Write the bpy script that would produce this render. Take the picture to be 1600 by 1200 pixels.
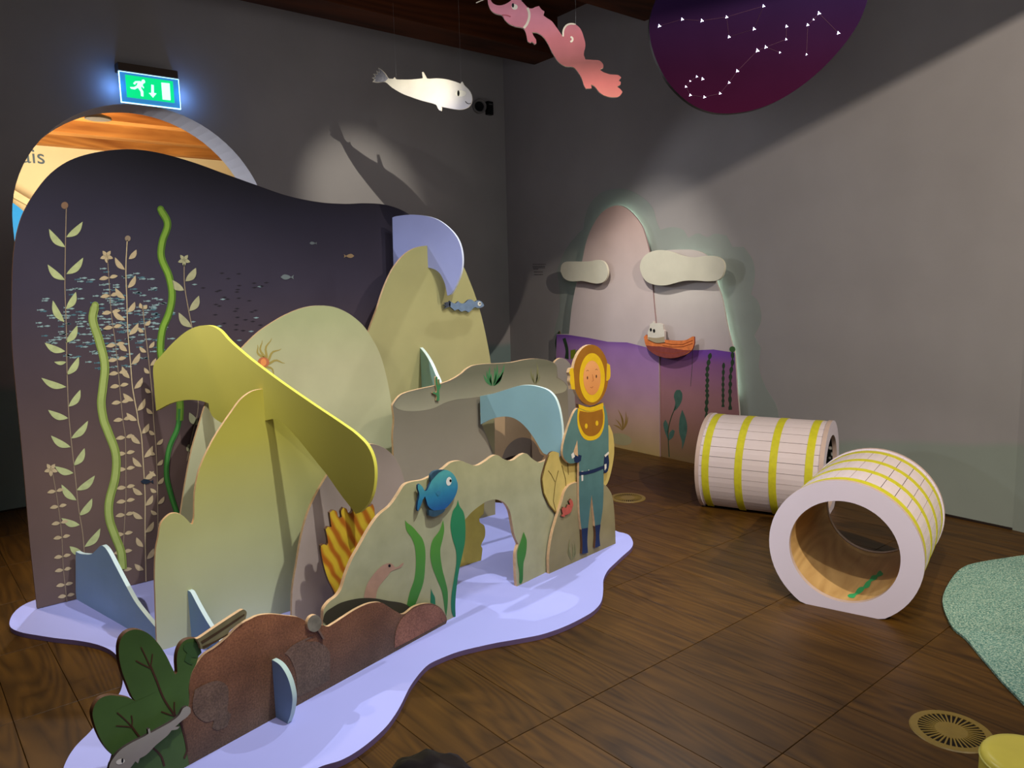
import bpy, bmesh, math, random
from math import sin, cos, pi, radians, atan2, hypot, sqrt
from mathutils import Vector, Matrix
from mathutils.geometry import tessellate_polygon
random.seed(4)
for o in list(bpy.data.objects): bpy.data.objects.remove(o)
S = bpy.context.scene
COL = S.collection

# ---------------------------------------------------------------- camera, light, exposure
H = 1.5
F = 1190.0
PITCH, ROLL, YAW = 0.129074, 0.0260312, 0.6945455
_f = Vector((sin(YAW)*cos(PITCH), cos(YAW)*cos(PITCH), -sin(PITCH)))
_r = Vector((cos(YAW), -sin(YAW), 0)); _d = _f.cross(_r)
RT = _r*cos(ROLL)+_d*sin(ROLL); DN = _d*cos(ROLL)-_r*sin(ROLL)
CAM = Vector((0, 0, H))
cd = bpy.data.cameras.new('camera'); cam = bpy.data.objects.new('camera', cd); COL.objects.link(cam)
cd.sensor_width = 36; cd.lens = F/1600*36; cd.clip_start = .02
m = Matrix((RT, -DN, -_f)).transposed().to_4x4(); m.translation = CAM
cam.matrix_world = m; S.camera = cam
S.view_settings.view_transform = 'Standard'; S.view_settings.look = 'None'
S.view_settings.gamma = 1; S.view_settings.use_curve_mapping = False
S.view_settings.exposure = 0.0
W = bpy.data.worlds.new('world'); S.world = W; W.use_nodes = True
W.node_tree.nodes['Background'].inputs[0].default_value = (.55, .6, .7, 1)
W.node_tree.nodes['Background'].inputs[1].default_value = .02

def lamp(name, kind, loc, aim, power, col, size=.06, cone=60, blend=.4):
    l = bpy.data.lights.new(name, kind); l.energy = power; l.color = col
    if kind == 'SPOT': l.spot_size = radians(cone); l.spot_blend = blend; l.shadow_soft_size = size
    elif kind == 'AREA': l.shape = 'DISK'; l.size = size
    else: l.shadow_soft_size = size
    o = bpy.data.objects.new(name, l); COL.objects.link(o); o.location = loc
    if aim is not None:
        o.rotation_euler = (Vector(aim)-Vector(loc)).to_track_quat('-Z', 'Y').to_euler()
    return o
lamp('set_spot_front', 'SPOT', (1.8, 1.05, 3.5), (1.75, 3.1, .3), 300, (.92, .95, 1), .025, 72, .9)
lamp('set_spot_right', 'SPOT', (4.2, 3.3, 3.5), (2.3, 2.9, .2), 190, (.92, .95, 1), .02, 66, .8)
lamp('set_spot_back', 'SPOT', (.9, 4.95, 3.5), (1.6, 2.9, .0), 190, (.84, .89, 1), .02, 74, .8)
lamp('set_spot_left', 'SPOT', (-.7, 2.5, 3.5), (.95, 4.0, 1.1), 300, (1, .97, .93), .025, 46, 1)
lamp('fish_spot', 'SPOT', (2.952, 3.475, 3.545), (3.55, 6.35, 2.3), 210, (1, .94, .82), .006, 26, .9)
lamp('whale_fill', 'SPOT', (1.6, 2.1, 3.6), (3.35, 5.0, 3.03), 30, (1, .96, .9), .03, 15, .8)  # added unseen fill that brightens the whale from the front
lamp('wall_spot', 'SPOT', (2.2, -1.93, 3.915), (5.0, .9, 2.1), 760, (1, .88, .76), .012, 96, .8)
lamp('mural_spot', 'SPOT', (3.2, 3.72, 3.5), (5.15, 4.35, 1.15), 240, (1, .95, .88), .03, 43, 1)
lamp('tunnel_spot', 'SPOT', (1.2, .6, 3.4), (3.65, 1.95, .25), 210, (1, .9, .84), .03, 36, .9)
lamp('corner_floor_spot', 'SPOT', (.2, 4.9, 3.5), (.0, 3.7, 0), 150, (1, .78, .5), .05, 80, .9)
lamp('front_floor_spot', 'SPOT', (.9, 1.3, 3.5), (1.0, 2.0, 0), 60, (1, .84, .6), .05, 60, 1)
lamp('creature_spot', 'SPOT', (1.2, .9, 3.0), (2.3, 2.45, 2.55), 9, (1, .95, .92), .03, 40, .7)
lamp('beyond_glow', 'AREA', (1.8, 10.5, 2.2), (2.2, 11.4, 4.0), 150, (1, .84, .62), 1.6)
lamp('reveal_fill', 'SPOT', (.2, 7.9, 2.9), (2.6, 6.5, 2.4), 190, (.85, .88, 1), .1, 70, .8)  # added unseen fill aimed back at the doorway reveal to brighten it
lamp('corner_fill', 'POINT', (3.4, 4.7, 2.6), None, 10, (.96, .94, 1), .5)
lamp('room_fill', 'POINT', (1.2, .4, 2.3), None, 75, (.92, .92, 1), .7)

# ---------------------------------------------------------------- geometry helpers
def ray(px, py):
    return RT*((px-800)/F)+DN*((py-600)/F)+_f
def at_z(px, py, z=0.0):
    r = ray(px, py); return CAM+r*((z-H)/r.z)
def proj(P):
    v = Vector(P)-CAM; w = v.dot(_f); return 800+F*v.dot(RT)/w, 600+F*v.dot(DN)/w
ZB = .022
class Plane:
    """a vertical plane: origin A (x,y) and direction towards B; thickness goes to the left of the direction"""
    def __init__(s, A, B, z0=ZB):
        s.A = Vector((A[0], A[1], z0)); d = Vector((B[0]-A[0], B[1]-A[1], 0)); s.d = d.normalized()
        s.n = Vector((-s.d.y, s.d.x, 0)); s.z0 = z0
    def hit(s, px, py):
        r = ray(px, py); P = CAM+r*((s.A-CAM).dot(s.n)/r.dot(s.n)); v = P-s.A
        return (v.dot(s.d), v.z)
    def base(s, px, z=0.0):
        lo, hi = 300.0, 2600.0
        for _ in range(40):
            mid = (lo+hi)/2
            if s.hit(px, mid)[1] > z: lo = mid
            else: hi = mid
        return (s.hit(px, lo)[0], z)
    def pts(s, L):
        return [s.base(p[0]) if p[1] == 'b' else s.hit(*p) for p in L]
    def rot(s): return atan2(s.d.y, s.d.x)

def smooth(P, n=5, ang=52, closed=True):
    out = []; N = len(P)
    def corner(i):
        a, b, c = Vector(P[i-1]), Vector(P[i]), Vector(P[(i+1) % N])
        u, v = b-a, c-b
        if u.length < 1e-9 or v.length < 1e-9: return True
        return u.angle(v) > radians(ang)
    cs = [corner(i) for i in range(N)]
    if not closed: cs[0] = cs[-1] = True
    rng = N if closed else N-1
    for i in range(rng):
        p1 = Vector(P[i]); p2 = Vector(P[(i+1) % N])
        L = (p2-p1).length
        if cs[i]: t1 = None
        else:
            t1 = (p2-Vector(P[i-1])); t1 = t1.normalized()*min(L, (p1-Vector(P[i-1])).length*2)
        if cs[(i+1) % N]: t2 = None
        else:
            q = Vector(P[(i+2) % N]); t2 = (q-p1); t2 = t2.normalized()*min(L, (q-p2).length*2)
        if t1 is None and t2 is None: out.append(tuple(p1)); continue
        if t1 is None: t1 = (p2-p1)
        if t2 is None: t2 = (p2-p1)
        for k in range(n):
            t = k/n; h = (2*t**3-3*t*t+1, t**3-2*t*t+t, -2*t**3+3*t*t, t**3-t*t)
            out.append(tuple(p1*h[0]+t1*h[1]+p2*h[2]+t2*h[3]))
    if not closed: out.append(tuple(P[-1]))
    return out

def clean(P):
    out = []
    for p in P:
        if not out or hypot(p[0]-out[-1][0], p[1]-out[-1][1]) > 1e-4: out.append(p)
    if hypot(out[0][0]-out[-1][0], out[0][1]-out[-1][1]) < 1e-4: out.pop()
    a = sum(out[i-1][0]*out[i][1]-out[i][0]*out[i-1][1] for i in range(len(out)))
    return out if a > 0 else out[::-1]

def slab_mesh(name, P, y0, y1, M):
    """polygon in local x,z extruded from y0 (front) to y1 (back); slots: front, edge, back"""
    P = clean(P); n = len(P)
    V = [(p[0], y0, p[1]) for p in P]+[(p[0], y1, p[1]) for p in P]
    T = tessellate_polygon([[Vector((p[0], p[1], 0)) for p in P]])
    Fc, mi = [], []
    for t in T:
        a, b, c = t
        area = (P[b][0]-P[a][0])*(P[c][1]-P[a][1])-(P[c][0]-P[a][0])*(P[b][1]-P[a][1])
        if area < 0: b, c = c, b
        Fc.append((a, b, c)); mi.append(0)
        if y1 != y0: Fc.append((a+n, c+n, b+n)); mi.append(2)
    if y1 != y0:
        for i in range(n):
            j = (i+1) % n; Fc.append((i, i+n, j+n, j)); mi.append(1)
    me = bpy.data.meshes.new(name); me.from_pydata(V, [], Fc)
    for mm in M: me.materials.append(mm)
    for f, i in zip(me.polygons, mi): f.material_index = min(i, len(M)-1)
    me.update(); return me

def link(name, me, parent=None, loc=(0, 0, 0), rz=0, **k):
    o = bpy.data.objects.new(name, me); COL.objects.link(o); o.location = loc
    if rz: o.rotation_euler = (0, 0, rz)
    if parent is not None: o.parent = parent
    for a, b in k.items(): o[a] = b
    return o
def tag(o, label, cat, group=None):
    o['label'] = label; o['category'] = cat
    if group: o['group'] = group
    return o
def struct(o): o['kind'] = 'structure'; return o

def bm_obj(name, bm, mats, parent=None, loc=(0, 0, 0), rz=0, sm=False, **k):
    bmesh.ops.recalc_face_normals(bm, faces=bm.faces)
    me = bpy.data.meshes.new(name); bm.to_mesh(me); bm.free()
    for mm in (mats if isinstance(mats, (list, tuple)) else [mats]): me.materials.append(mm)
    if sm:
        for f in me.polygons: f.use_smooth = True
    return link(name, me, parent, loc, rz, **k)
def box(bm, x0, x1, y0, y1, z0, z1, mi=0):
    v = [bm.verts.new(p) for p in ((x0, y0, z0), (x1, y0, z0), (x1, y1, z0), (x0, y1, z0), (x0, y0, z1), (x1, y0, z1), (x1, y1, z1), (x0, y1, z1))]
    for q in ((0, 3, 2, 1), (4, 5, 6, 7), (0, 1, 5, 4), (1, 2, 6, 5), (2, 3, 7, 6), (3, 0, 4, 7)):
        f = bm.faces.new([v[i] for i in q]); f.material_index = mi
def lathe(bm, prof, seg=32, mi=0, mat=None):
    rings = []
    for r, z in prof:
        rings.append([bm.verts.new((r*cos(2*pi*i/seg), r*sin(2*pi*i/seg), z)) for i in range(seg)] if r > 1e-6 else [bm.verts.new((0, 0, z))])
    for a, b in zip(rings, rings[1:]):
        for i in range(seg):
            j = (i+1) % seg
            q = ([a[i], a[j]] if len(a) > 1 else [a[0]])+([b[j], b[i]] if len(b) > 1 else [b[0]])
            if len(q) > 2: bm.faces.new(q).material_index = mi
def tube(bm, pts, r, seg=8):
    pts = [Vector(p) for p in pts]; rs = r if isinstance(r, (list, tuple)) else [r]*len(pts); prev = None
    for i, p in enumerate(pts):
        t = (pts[min(i+1, len(pts)-1)]-pts[max(i-1, 0)]).normalized()
        u = t.cross(Vector((0, 0, 1))); u = u.normalized() if u.length > 1e-3 else Vector((1, 0, 0)); v = t.cross(u)
        ring = [bm.verts.new(p+(u*cos(2*pi*k/seg)+v*sin(2*pi*k/seg))*rs[i]) for k in range(seg)]
        if prev:
            for k in range(seg): bm.faces.new((prev[k], prev[(k+1) % seg], ring[(k+1) % seg], ring[k]))
        else: bm.faces.new(ring[::-1])
        prev = ring
    bm.faces.new(prev)

# ---------------------------------------------------------------- materials
def lin(c):
    return tuple((v/255/12.92 if v/255 <= .04045 else ((v/255+.055)/1.055)**2.4) for v in c)+(1,)
def newmat(name, rough=.7, spec=.3):
    mt = bpy.data.materials.new(name); mt.use_nodes = True; nt = mt.node_tree
    b = nt.nodes['Principled BSDF']; b.inputs['Roughness'].default_value = rough
    b.inputs['Specular IOR Level'].default_value = spec
    return mt, nt, b
def N(nt, t, **k):
    n = nt.nodes.new(t)
    for a, v in k.items(): setattr(n, a, v)
    return n
def mulnoise(nt, col_out, scale, lo, hi, det=4, coord='Object', vec=None):
    tc = N(nt, 'ShaderNodeTexCoord'); nz = N(nt, 'ShaderNodeTexNoise'); nz.inputs['Scale'].default_value = scale; nz.inputs['Detail'].default_value = det
    nt.links.new(vec if vec is not None else tc.outputs[coord], nz.inputs['Vector'])
    mr = N(nt, 'ShaderNodeMapRange'); mr.inputs['From Min'].default_value = .3; mr.inputs['From Max'].default_value = .7
    mr.inputs['To Min'].default_value = lo; mr.inputs['To Max'].default_value = hi
    nt.links.new(nz.outputs[0], mr.inputs[0])
    mx = N(nt, 'ShaderNodeMix', data_type='RGBA', blend_type='MULTIPLY'); mx.inputs[0].default_value = 1
    nt.links.new(col_out, mx.inputs[6]); nt.links.new(mr.outputs[0], mx.inputs[7])
    return mx.outputs[2]
_c = {}
def flat(c, rough=.65, name='painted_board', noise=.05, scale=9, spec=.25):
    k = (tuple(c), rough, name, noise, scale)
    if k in _c: return _c[k]
    mt, nt, b = newmat(name, rough, spec)
    rgb = N(nt, 'ShaderNodeRGB'); rgb.outputs[0].default_value = lin(c)
    nt.links.new(mulnoise(nt, rgb.outputs[0], scale, 1-noise, 1+noise), b.inputs['Base Color'])
    _c[k] = mt; return mt
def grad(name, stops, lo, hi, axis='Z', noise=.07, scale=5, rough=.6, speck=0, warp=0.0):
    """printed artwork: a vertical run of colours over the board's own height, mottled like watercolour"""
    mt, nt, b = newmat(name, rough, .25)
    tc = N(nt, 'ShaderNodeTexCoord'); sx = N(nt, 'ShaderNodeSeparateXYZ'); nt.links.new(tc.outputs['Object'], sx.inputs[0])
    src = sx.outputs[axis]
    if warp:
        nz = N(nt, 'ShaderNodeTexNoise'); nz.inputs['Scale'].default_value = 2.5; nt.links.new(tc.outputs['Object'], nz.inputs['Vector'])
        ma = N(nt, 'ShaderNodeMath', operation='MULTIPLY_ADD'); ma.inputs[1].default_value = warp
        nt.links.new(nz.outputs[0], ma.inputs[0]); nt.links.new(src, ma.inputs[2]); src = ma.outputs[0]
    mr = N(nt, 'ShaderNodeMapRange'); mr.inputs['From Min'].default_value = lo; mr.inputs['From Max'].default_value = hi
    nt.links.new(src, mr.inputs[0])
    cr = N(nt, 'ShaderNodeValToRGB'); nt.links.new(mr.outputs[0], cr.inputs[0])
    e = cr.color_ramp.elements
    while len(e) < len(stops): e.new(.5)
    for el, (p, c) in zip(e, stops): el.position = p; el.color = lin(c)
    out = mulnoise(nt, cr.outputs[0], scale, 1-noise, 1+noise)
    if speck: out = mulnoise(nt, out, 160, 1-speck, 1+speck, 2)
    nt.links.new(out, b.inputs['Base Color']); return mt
def emit(name, c, s):
    mt = bpy.data.materials.new(name); mt.use_nodes = True; nt = mt.node_tree; b = nt.nodes['Principled BSDF']
    b.inputs['Base Color'].default_value = lin(c); b.inputs['Emission Color'].default_value = lin(c); b.inputs['Emission Strength'].default_value = s
    return mt

PLY = flat((214, 176, 130), .6, 'plywood_edge', .12, 40)
PLYD = flat((96, 66, 44), .6, 'dark_plywood_edge', .12, 40)
BACK = flat((150, 140, 130), .7, 'board_back')
WIRE = flat((190, 190, 190), .4, 'wire')
BLACK = flat((14, 14, 15), .5, 'black_paint')

def plaster(name, c, band=None, bump=.08):
    mt, nt, b = newmat(name, .85, .15)
    rgb = N(nt, 'ShaderNodeRGB'); rgb.outputs[0].default_value = lin(c)
    src = rgb.outputs[0]
    tc = N(nt, 'ShaderNodeTexCoord')
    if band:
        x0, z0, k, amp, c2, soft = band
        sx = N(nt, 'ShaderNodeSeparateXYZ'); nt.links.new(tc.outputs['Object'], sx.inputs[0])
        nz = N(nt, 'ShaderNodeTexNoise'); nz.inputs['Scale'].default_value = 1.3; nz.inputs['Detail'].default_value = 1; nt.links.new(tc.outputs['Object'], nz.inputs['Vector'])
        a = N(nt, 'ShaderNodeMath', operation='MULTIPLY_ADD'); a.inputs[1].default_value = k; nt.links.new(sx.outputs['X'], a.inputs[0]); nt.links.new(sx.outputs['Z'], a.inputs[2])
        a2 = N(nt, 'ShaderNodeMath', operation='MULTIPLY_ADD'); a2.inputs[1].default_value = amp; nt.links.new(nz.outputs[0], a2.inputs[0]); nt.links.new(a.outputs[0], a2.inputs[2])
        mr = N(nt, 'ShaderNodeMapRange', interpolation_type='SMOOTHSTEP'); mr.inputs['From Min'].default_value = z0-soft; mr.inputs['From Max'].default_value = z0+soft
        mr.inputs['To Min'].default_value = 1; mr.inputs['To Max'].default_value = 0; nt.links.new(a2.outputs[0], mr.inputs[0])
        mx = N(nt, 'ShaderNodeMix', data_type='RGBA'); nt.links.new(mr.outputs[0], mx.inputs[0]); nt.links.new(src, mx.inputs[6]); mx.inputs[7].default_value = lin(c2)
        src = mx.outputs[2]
    out = mulnoise(nt, src, 2.2, .95, 1.05)
    nt.links.new(out, b.inputs['Base Color'])
    nz = N(nt, 'ShaderNodeTexNoise'); nz.inputs['Scale'].default_value = 120; nt.links.new(tc.outputs['Object'], nz.inputs['Vector'])
    bp = N(nt, 'ShaderNodeBump'); bp.inputs['Strength'].default_value = bump; bp.inputs['Distance'].default_value = .004
    nt.links.new(nz.outputs[0], bp.inputs['Height']); nt.links.new(bp.outputs[0], b.inputs['Normal'])
    return mt
def wood(name, c1, c2, scale=1.0, rough=.45, rnd=.3, stretch=(14, 1.6, 14), axis='y', bump=.12):
    mt, nt, b = newmat(name, rough, .22)
    tc = N(nt, 'ShaderNodeTexCoord'); oi = N(nt, 'ShaderNodeObjectInfo')
    ad = N(nt, 'ShaderNodeVectorMath', operation='ADD'); sc = N(nt, 'ShaderNodeVectorMath', operation='SCALE'); sc.inputs['Scale'].default_value = 37
    cb = N(nt, 'ShaderNodeCombineXYZ')
    for i in range(3): nt.links.new(oi.outputs['Random'], cb.inputs[i])
    nt.links.new(cb.outputs[0], sc.inputs[0]); nt.links.new(tc.outputs['Object'], ad.inputs[0]); nt.links.new(sc.outputs[0], ad.inputs[1])
    mp = N(nt, 'ShaderNodeMapping'); mp.inputs['Scale'].default_value = tuple(scale*q for q in stretch); nt.links.new(ad.outputs[0], mp.inputs[0])
    nz = N(nt, 'ShaderNodeTexNoise'); nz.inputs['Scale'].default_value = 1; nz.inputs['Detail'].default_value = 5; nz.inputs['Distortion'].default_value = 1.6
    nt.links.new(mp.outputs[0], nz.inputs['Vector'])
    # cathedral grain: rings cut out of a slow noise
    mp2 = N(nt, 'ShaderNodeMapping'); mp2.inputs['Scale'].default_value = tuple(scale*q*.32 for q in stretch); nt.links.new(ad.outputs[0], mp2.inputs[0])
    n2 = N(nt, 'ShaderNodeTexNoise'); n2.inputs['Scale'].default_value = 1; n2.inputs['Detail'].default_value = 1; nt.links.new(mp2.outputs[0], n2.inputs['Vector'])
    mu = N(nt, 'ShaderNodeMath', operation='MULTIPLY'); mu.inputs[1].default_value = 22; nt.links.new(n2.outputs[0], mu.inputs[0])
    fr = N(nt, 'ShaderNodeMath', operation='PINGPONG'); fr.inputs[1].default_value = .5; nt.links.new(mu.outputs[0], fr.inputs[0])
    mix = N(nt, 'ShaderNodeMath', operation='MULTIPLY_ADD'); mix.inputs[1].default_value = .55; nt.links.new(fr.outputs[0], mix.inputs[0]); nt.links.new(nz.outputs[0], mix.inputs[2])
    mr = N(nt, 'ShaderNodeMapRange'); mr.inputs['From Min'].default_value = .35; mr.inputs['From Max'].default_value = .95; nt.links.new(mix.outputs[0], mr.inputs[0])
    mx = N(nt, 'ShaderNodeMix', data_type='RGBA'); mx.inputs[6].default_value = lin(c1); mx.inputs[7].default_value = lin(c2); nt.links.new(mr.outputs[0], mx.inputs[0])
    vr = N(nt, 'ShaderNodeMapRange'); vr.inputs['To Min'].default_value = 1-rnd; vr.inputs['To Max'].default_value = 1+rnd*.6; nt.links.new(oi.outputs['Random'], vr.inputs[0])
    m2 = N(nt, 'ShaderNodeMix', data_type='RGBA', blend_type='MULTIPLY'); m2.inputs[0].default_value = 1
    nt.links.new(mx.outputs[2], m2.inputs[6]); nt.links.new(vr.outputs[0], m2.inputs[7]); nt.links.new(m2.outputs[2], b.inputs['Base Color'])
    bp = N(nt, 'ShaderNodeBump'); bp.inputs['Strength'].default_value = bump; bp.inputs['Distance'].default_value = .003
    nt.links.new(mix.outputs[0], bp.inputs['Height']); nt.links.new(bp.outputs[0], b.inputs['Normal'])
    return mt

# ---------------------------------------------------------------- the room
WALLC = (158, 153, 150)
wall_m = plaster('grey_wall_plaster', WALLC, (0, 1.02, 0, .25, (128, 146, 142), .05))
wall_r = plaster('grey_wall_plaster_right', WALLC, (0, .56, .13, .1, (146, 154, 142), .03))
PLANKM = wood('dark_oak_floor', (94, 63, 20), (54, 34, 9), 1.0, .42, .14)
BEAMM = wood('dark_beam_wood', (88, 44, 18), (44, 20, 6), .5, .6, .1, (1.2, 9, 9))
LBEAM = wood('orange_beam_wood', (206, 142, 70), (140, 84, 36), .5, .6, .1, (1.2, 9, 9))

WY = 6.35; A0 = Vector((5.0, 1.45)); B0 = Vector((5.28, 6.35))
bm = bmesh.new(); box(bm, -4, 6.2, -5, 13.5, -.1, -.022)
floor = struct(bm_obj('floor', bm, flat((30, 20, 12), .9, 'floor_base')))
PX, PY = .6133, .6395
def plank_mesh(w):
    bm = bmesh.new(); x, y, z = w/2-.0009, PY/2-.0014, .022; c = .0012
    b0 = [bm.verts.new(p) for p in ((-x, -y, -z), (x, -y, -z), (x, y, -z), (-x, y, -z))]
    b1 = [bm.verts.new(p) for p in ((-x, -y, -c), (x, -y, -c), (x, y, -c), (-x, y, -c))]
    b2 = [bm.verts.new(p) for p in ((-x+c, -y+c, 0), (x-c, -y+c, 0), (x-c, y-c, 0), (-x+c, y-c, 0))]
    for i in range(4):
        j = (i+1) % 4; bm.faces.new((b0[i], b0[j], b1[j], b1[i])); bm.faces.new((b1[i], b1[j], b2[j], b2[i]))
    bm.faces.new(b2); bm.faces.new(b0[::-1])
    me = bpy.data.meshes.new('plank'); bmesh.ops.recalc_face_normals(bm, faces=bm.faces); bm.to_mesh(me); bm.free(); me.materials.append(PLANKM); return me
pm = plank_mesh(PX/3)
spots, rest = [], []
for i in range(-10, 9):
    for j in range(-6, 18):
        for k in range(3):
            x = 1.672+i*PX+(k+.5)*PX/3-.002; y = 1.198+(j-1)*PY+PY/2-.0
            if x > 5.5 or y > 11: continue
            P = [(x+a, y+b, 0) for a in (-.1, .1) for b in (-.32, .32)]
            vis = False
            for q in P:
                if (Vector(q)-CAM).dot(_f) > .2:
                    u, v = proj(q)
                    if -5 < u < 1605 and v < 1205: vis = True
            hidden = (y > WY+.3) or (1.2 < x < 2.6 and 2.9 < y < 4.0)
            (spots if vis and not hidden else rest).append((hypot(x, y), x, y))
spots.sort(); rest += spots[295:]; spots = spots[:295]
for _, x, y in spots: link('plank', pm, floor, (x, y, 0))
V, Fc = [], []
for _, x, y in rest:
    b = len(V)
    for v in pm.vertices: V.append((v.co.x+x, v.co.y+y, v.co.z))
    for f in pm.polygons: Fc.append([b+i for i in f.vertices])
me = bpy.data.meshes.new('floor_planking'); me.from_pydata(V, [], Fc); me.materials.append(PLANKM)
link('floor_planking', me, floor, kind='stuff')

# left wall with the round-headed doorway
AC = (1.738, 2.0); AR = .923; REV = .34
hole = [(AC[0]+AR*cos(a), AC[1]+AR*sin(a)) for a in [pi*k/40 for k in range(41)]]
P = [(-4, 0), (AC[0]-AR, 0)]+[(p[0], p[1]) for p in hole[::-1]]+[(AC[0]+AR, 0), (5.3, 0), (5.3, 4.0), (-4, 4.0)]
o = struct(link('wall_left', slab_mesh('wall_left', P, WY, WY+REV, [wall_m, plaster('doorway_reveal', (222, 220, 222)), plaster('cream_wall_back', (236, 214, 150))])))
# right wall (slightly out of square) and its return
R = Plane(A0, B0, 0)
bm = bmesh.new(); L = (B0-A0).length
me_r = None
v = [bm.verts.new(p) for p in ((0, 0, 0), (L+.3, 0, 0), (L+.3, 0, 4), (0, 0, 4), (0, -.25, 0), (L+.3, -.25, 0), (L+.3, -.25, 4), (0, -.25, 4))]
for q in ((0, 1, 2, 3), (7, 6, 5, 4), (0, 3, 7, 4), (1, 5, 6, 2), (3, 2, 6, 7), (0, 4, 5, 1)): bm.faces.new([v[i] for i in q])
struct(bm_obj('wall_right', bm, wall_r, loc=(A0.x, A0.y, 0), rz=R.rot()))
bm = bmesh.new(); box(bm, -6.2, 0, -.25, 0, 0, 4)
struct(bm_obj('wall_right_return', bm, wall_r, loc=(A0.x+.0, A0.y, 0), rz=R.rot()-.12))
for nm, a in (('wall_near', (-4, 6.2, -4.3, -4.1, 0, 4)), ('wall_side', (-4.1, -3.9, -4.2, 13.3, 0, 4.1))):
    bm = bmesh.new(); box(bm, *a); struct(bm_obj(nm, bm, wall_m))
bm = bmesh.new(); box(bm, -4, 6.2, -4.3, WY, 3.99, 4.1); struct(bm_obj('ceiling', bm, BEAMM))
for i, (y0, y1) in enumerate(((5.47, 5.83), (4.0, 4.36), (2.53, 2.89), (1.06, 1.42), (-.41, -.05), (-1.01, -.65))):  # last beam added out of view to cut the wall spot's light
    bm = bmesh.new(); box(bm, 0, 9.2, 0, y1-y0, 0, .345); bmesh.ops.bevel(bm, geom=bm.edges[:], offset=.008, segments=1)
    struct(bm_obj('trim_%d' % (i+1), bm, BEAMM, loc=(-3.95, y0, 3.645)))
# baseboards: a thin dark strip
BBM = flat((40, 30, 24), .6, 'dark_skirting')
for nm, x0, x1 in (('baseboard_left', -4, AC[0]-AR), ('baseboard_corner', AC[0]+AR, 5.26)):
    bm = bmesh.new(); box(bm, x0, x1, WY-.012, WY, 0, .012); struct(bm_obj(nm, bm, BBM))
bm = bmesh.new(); box(bm, 0, L, 0, .01, 0, .012); struct(bm_obj('baseboard_right', bm, BBM, loc=(A0.x, A0.y, 0), rz=R.rot()))
# the bright room beyond the doorway
CREAM = plaster('cream_plaster', (236, 222, 178))
bm = bmesh.new(); box(bm, -4, 6.2, 13.2, 13.4, 0, 4.2); wb = struct(bm_obj('wall_beyond', bm, CREAM))
bm = bmesh.new(); box(bm, 5.9, 6.1, WY+REV, 13.2, 0, 4.2); struct(bm_obj('wall_beyond_side', bm, CREAM))
bm = bmesh.new(); box(bm, -4, 6.2, WY, 13.4, 4.05, 4.15); struct(bm_obj('ceiling_beyond', bm, LBEAM))
for i, y in enumerate((8.75, 9.85, 10.9, 12.0)):
    bm = bmesh.new(); box(bm, 0, 10, 0, .24, 0, .34); bmesh.ops.bevel(bm, geom=bm.edges[:], offset=.01, segments=1)
    struct(bm_obj('trim_%d' % (i+10), bm, LBEAM, loc=(-3.9, y, 3.7)))
bm = bmesh.new(); box(bm, 0, 10, 0, .2, 0, .34); struct(bm_obj('trim_14', bm, LBEAM, loc=(-3.9, 13.0, 3.7)))

def text(body, size, loc, rot, mt, name, parent=None, ext=.001, align='LEFT'):
    c = bpy.data.curves.new(name, 'FONT'); c.body = body; c.size = size; c.extrude = ext; c.align_x = align
    t = bpy.data.objects.new(name, c); COL.objects.link(t)
    me = bpy.data.meshes.new_from_object(t.evaluated_get(bpy.context.evaluated_depsgraph_get()))
    bpy.data.objects.remove(t); me.materials.append(mt)
    o = link(name, me, parent, loc); o.rotation_euler = rot; return o
text('ais', .3, (1.88, 13.192, 3.44), (pi/2, 0, 0), flat((96, 116, 128), .6, 'wall_lettering'), 'wall_lettering', wb)
# blue display panel with a pale rail, seen through the doorway
t = tag(link('display_panel', None, loc=(1.344, 12.9, 0)), 'bright blue display panel glimpsed through the left of the arched doorway', 'panel')
q_ = lambda L: [(a*1.344, max(0, 1.5+(b-1.5)*1.344)) for a, b in L]
Pp = smooth(q_([(-.6, 0), (-.6, 2.72), (0, 2.62), (.18, 2.54), (.33, 2.42), (.44, 2.25), (.5, 2.0), (.52, .4)]))
link('board', slab_mesh('board', Pp, 0, .03, [flat((20, 150, 235), .5, 'blue_print'), BACK]), t)
link('top_rail', slab_mesh('rail', q_([(-.6, 2.76), (.0, 2.66), (.2, 2.58), (.46, 2.42), (.5, 2.47), (.22, 2.66), (.02, 2.75), (-.6, 2.86)]), -.02, .05, [flat((226, 205, 160), .6, 'pale_rail')]), t)
text('e', .3, (.16, -.003, 2.47), (pi/2, 0, 0), flat((235, 245, 250), .6, 'white_lettering'), 'lettering', t)
# pendant lamp
t = tag(link('pendant_lamp', None, loc=(1.99, 8.92, 3.3)), 'small shallow pendant lamp hanging in the room beyond the doorway', 'lamp')
bm = bmesh.new(); lathe(bm, [(0, .06), (.03, .055), (.12, .02), (.125, .0), (.11, -.004), (0, .02)], 24); bm_obj('shade', bm, flat((210, 200, 185), .4, 'lamp_enamel'), t, sm=True)
bm = bmesh.new(); tube(bm, [(0, 0, .05), (0, 0, .75)], .006); bm_obj('cord', bm, BLACK, t)

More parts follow.
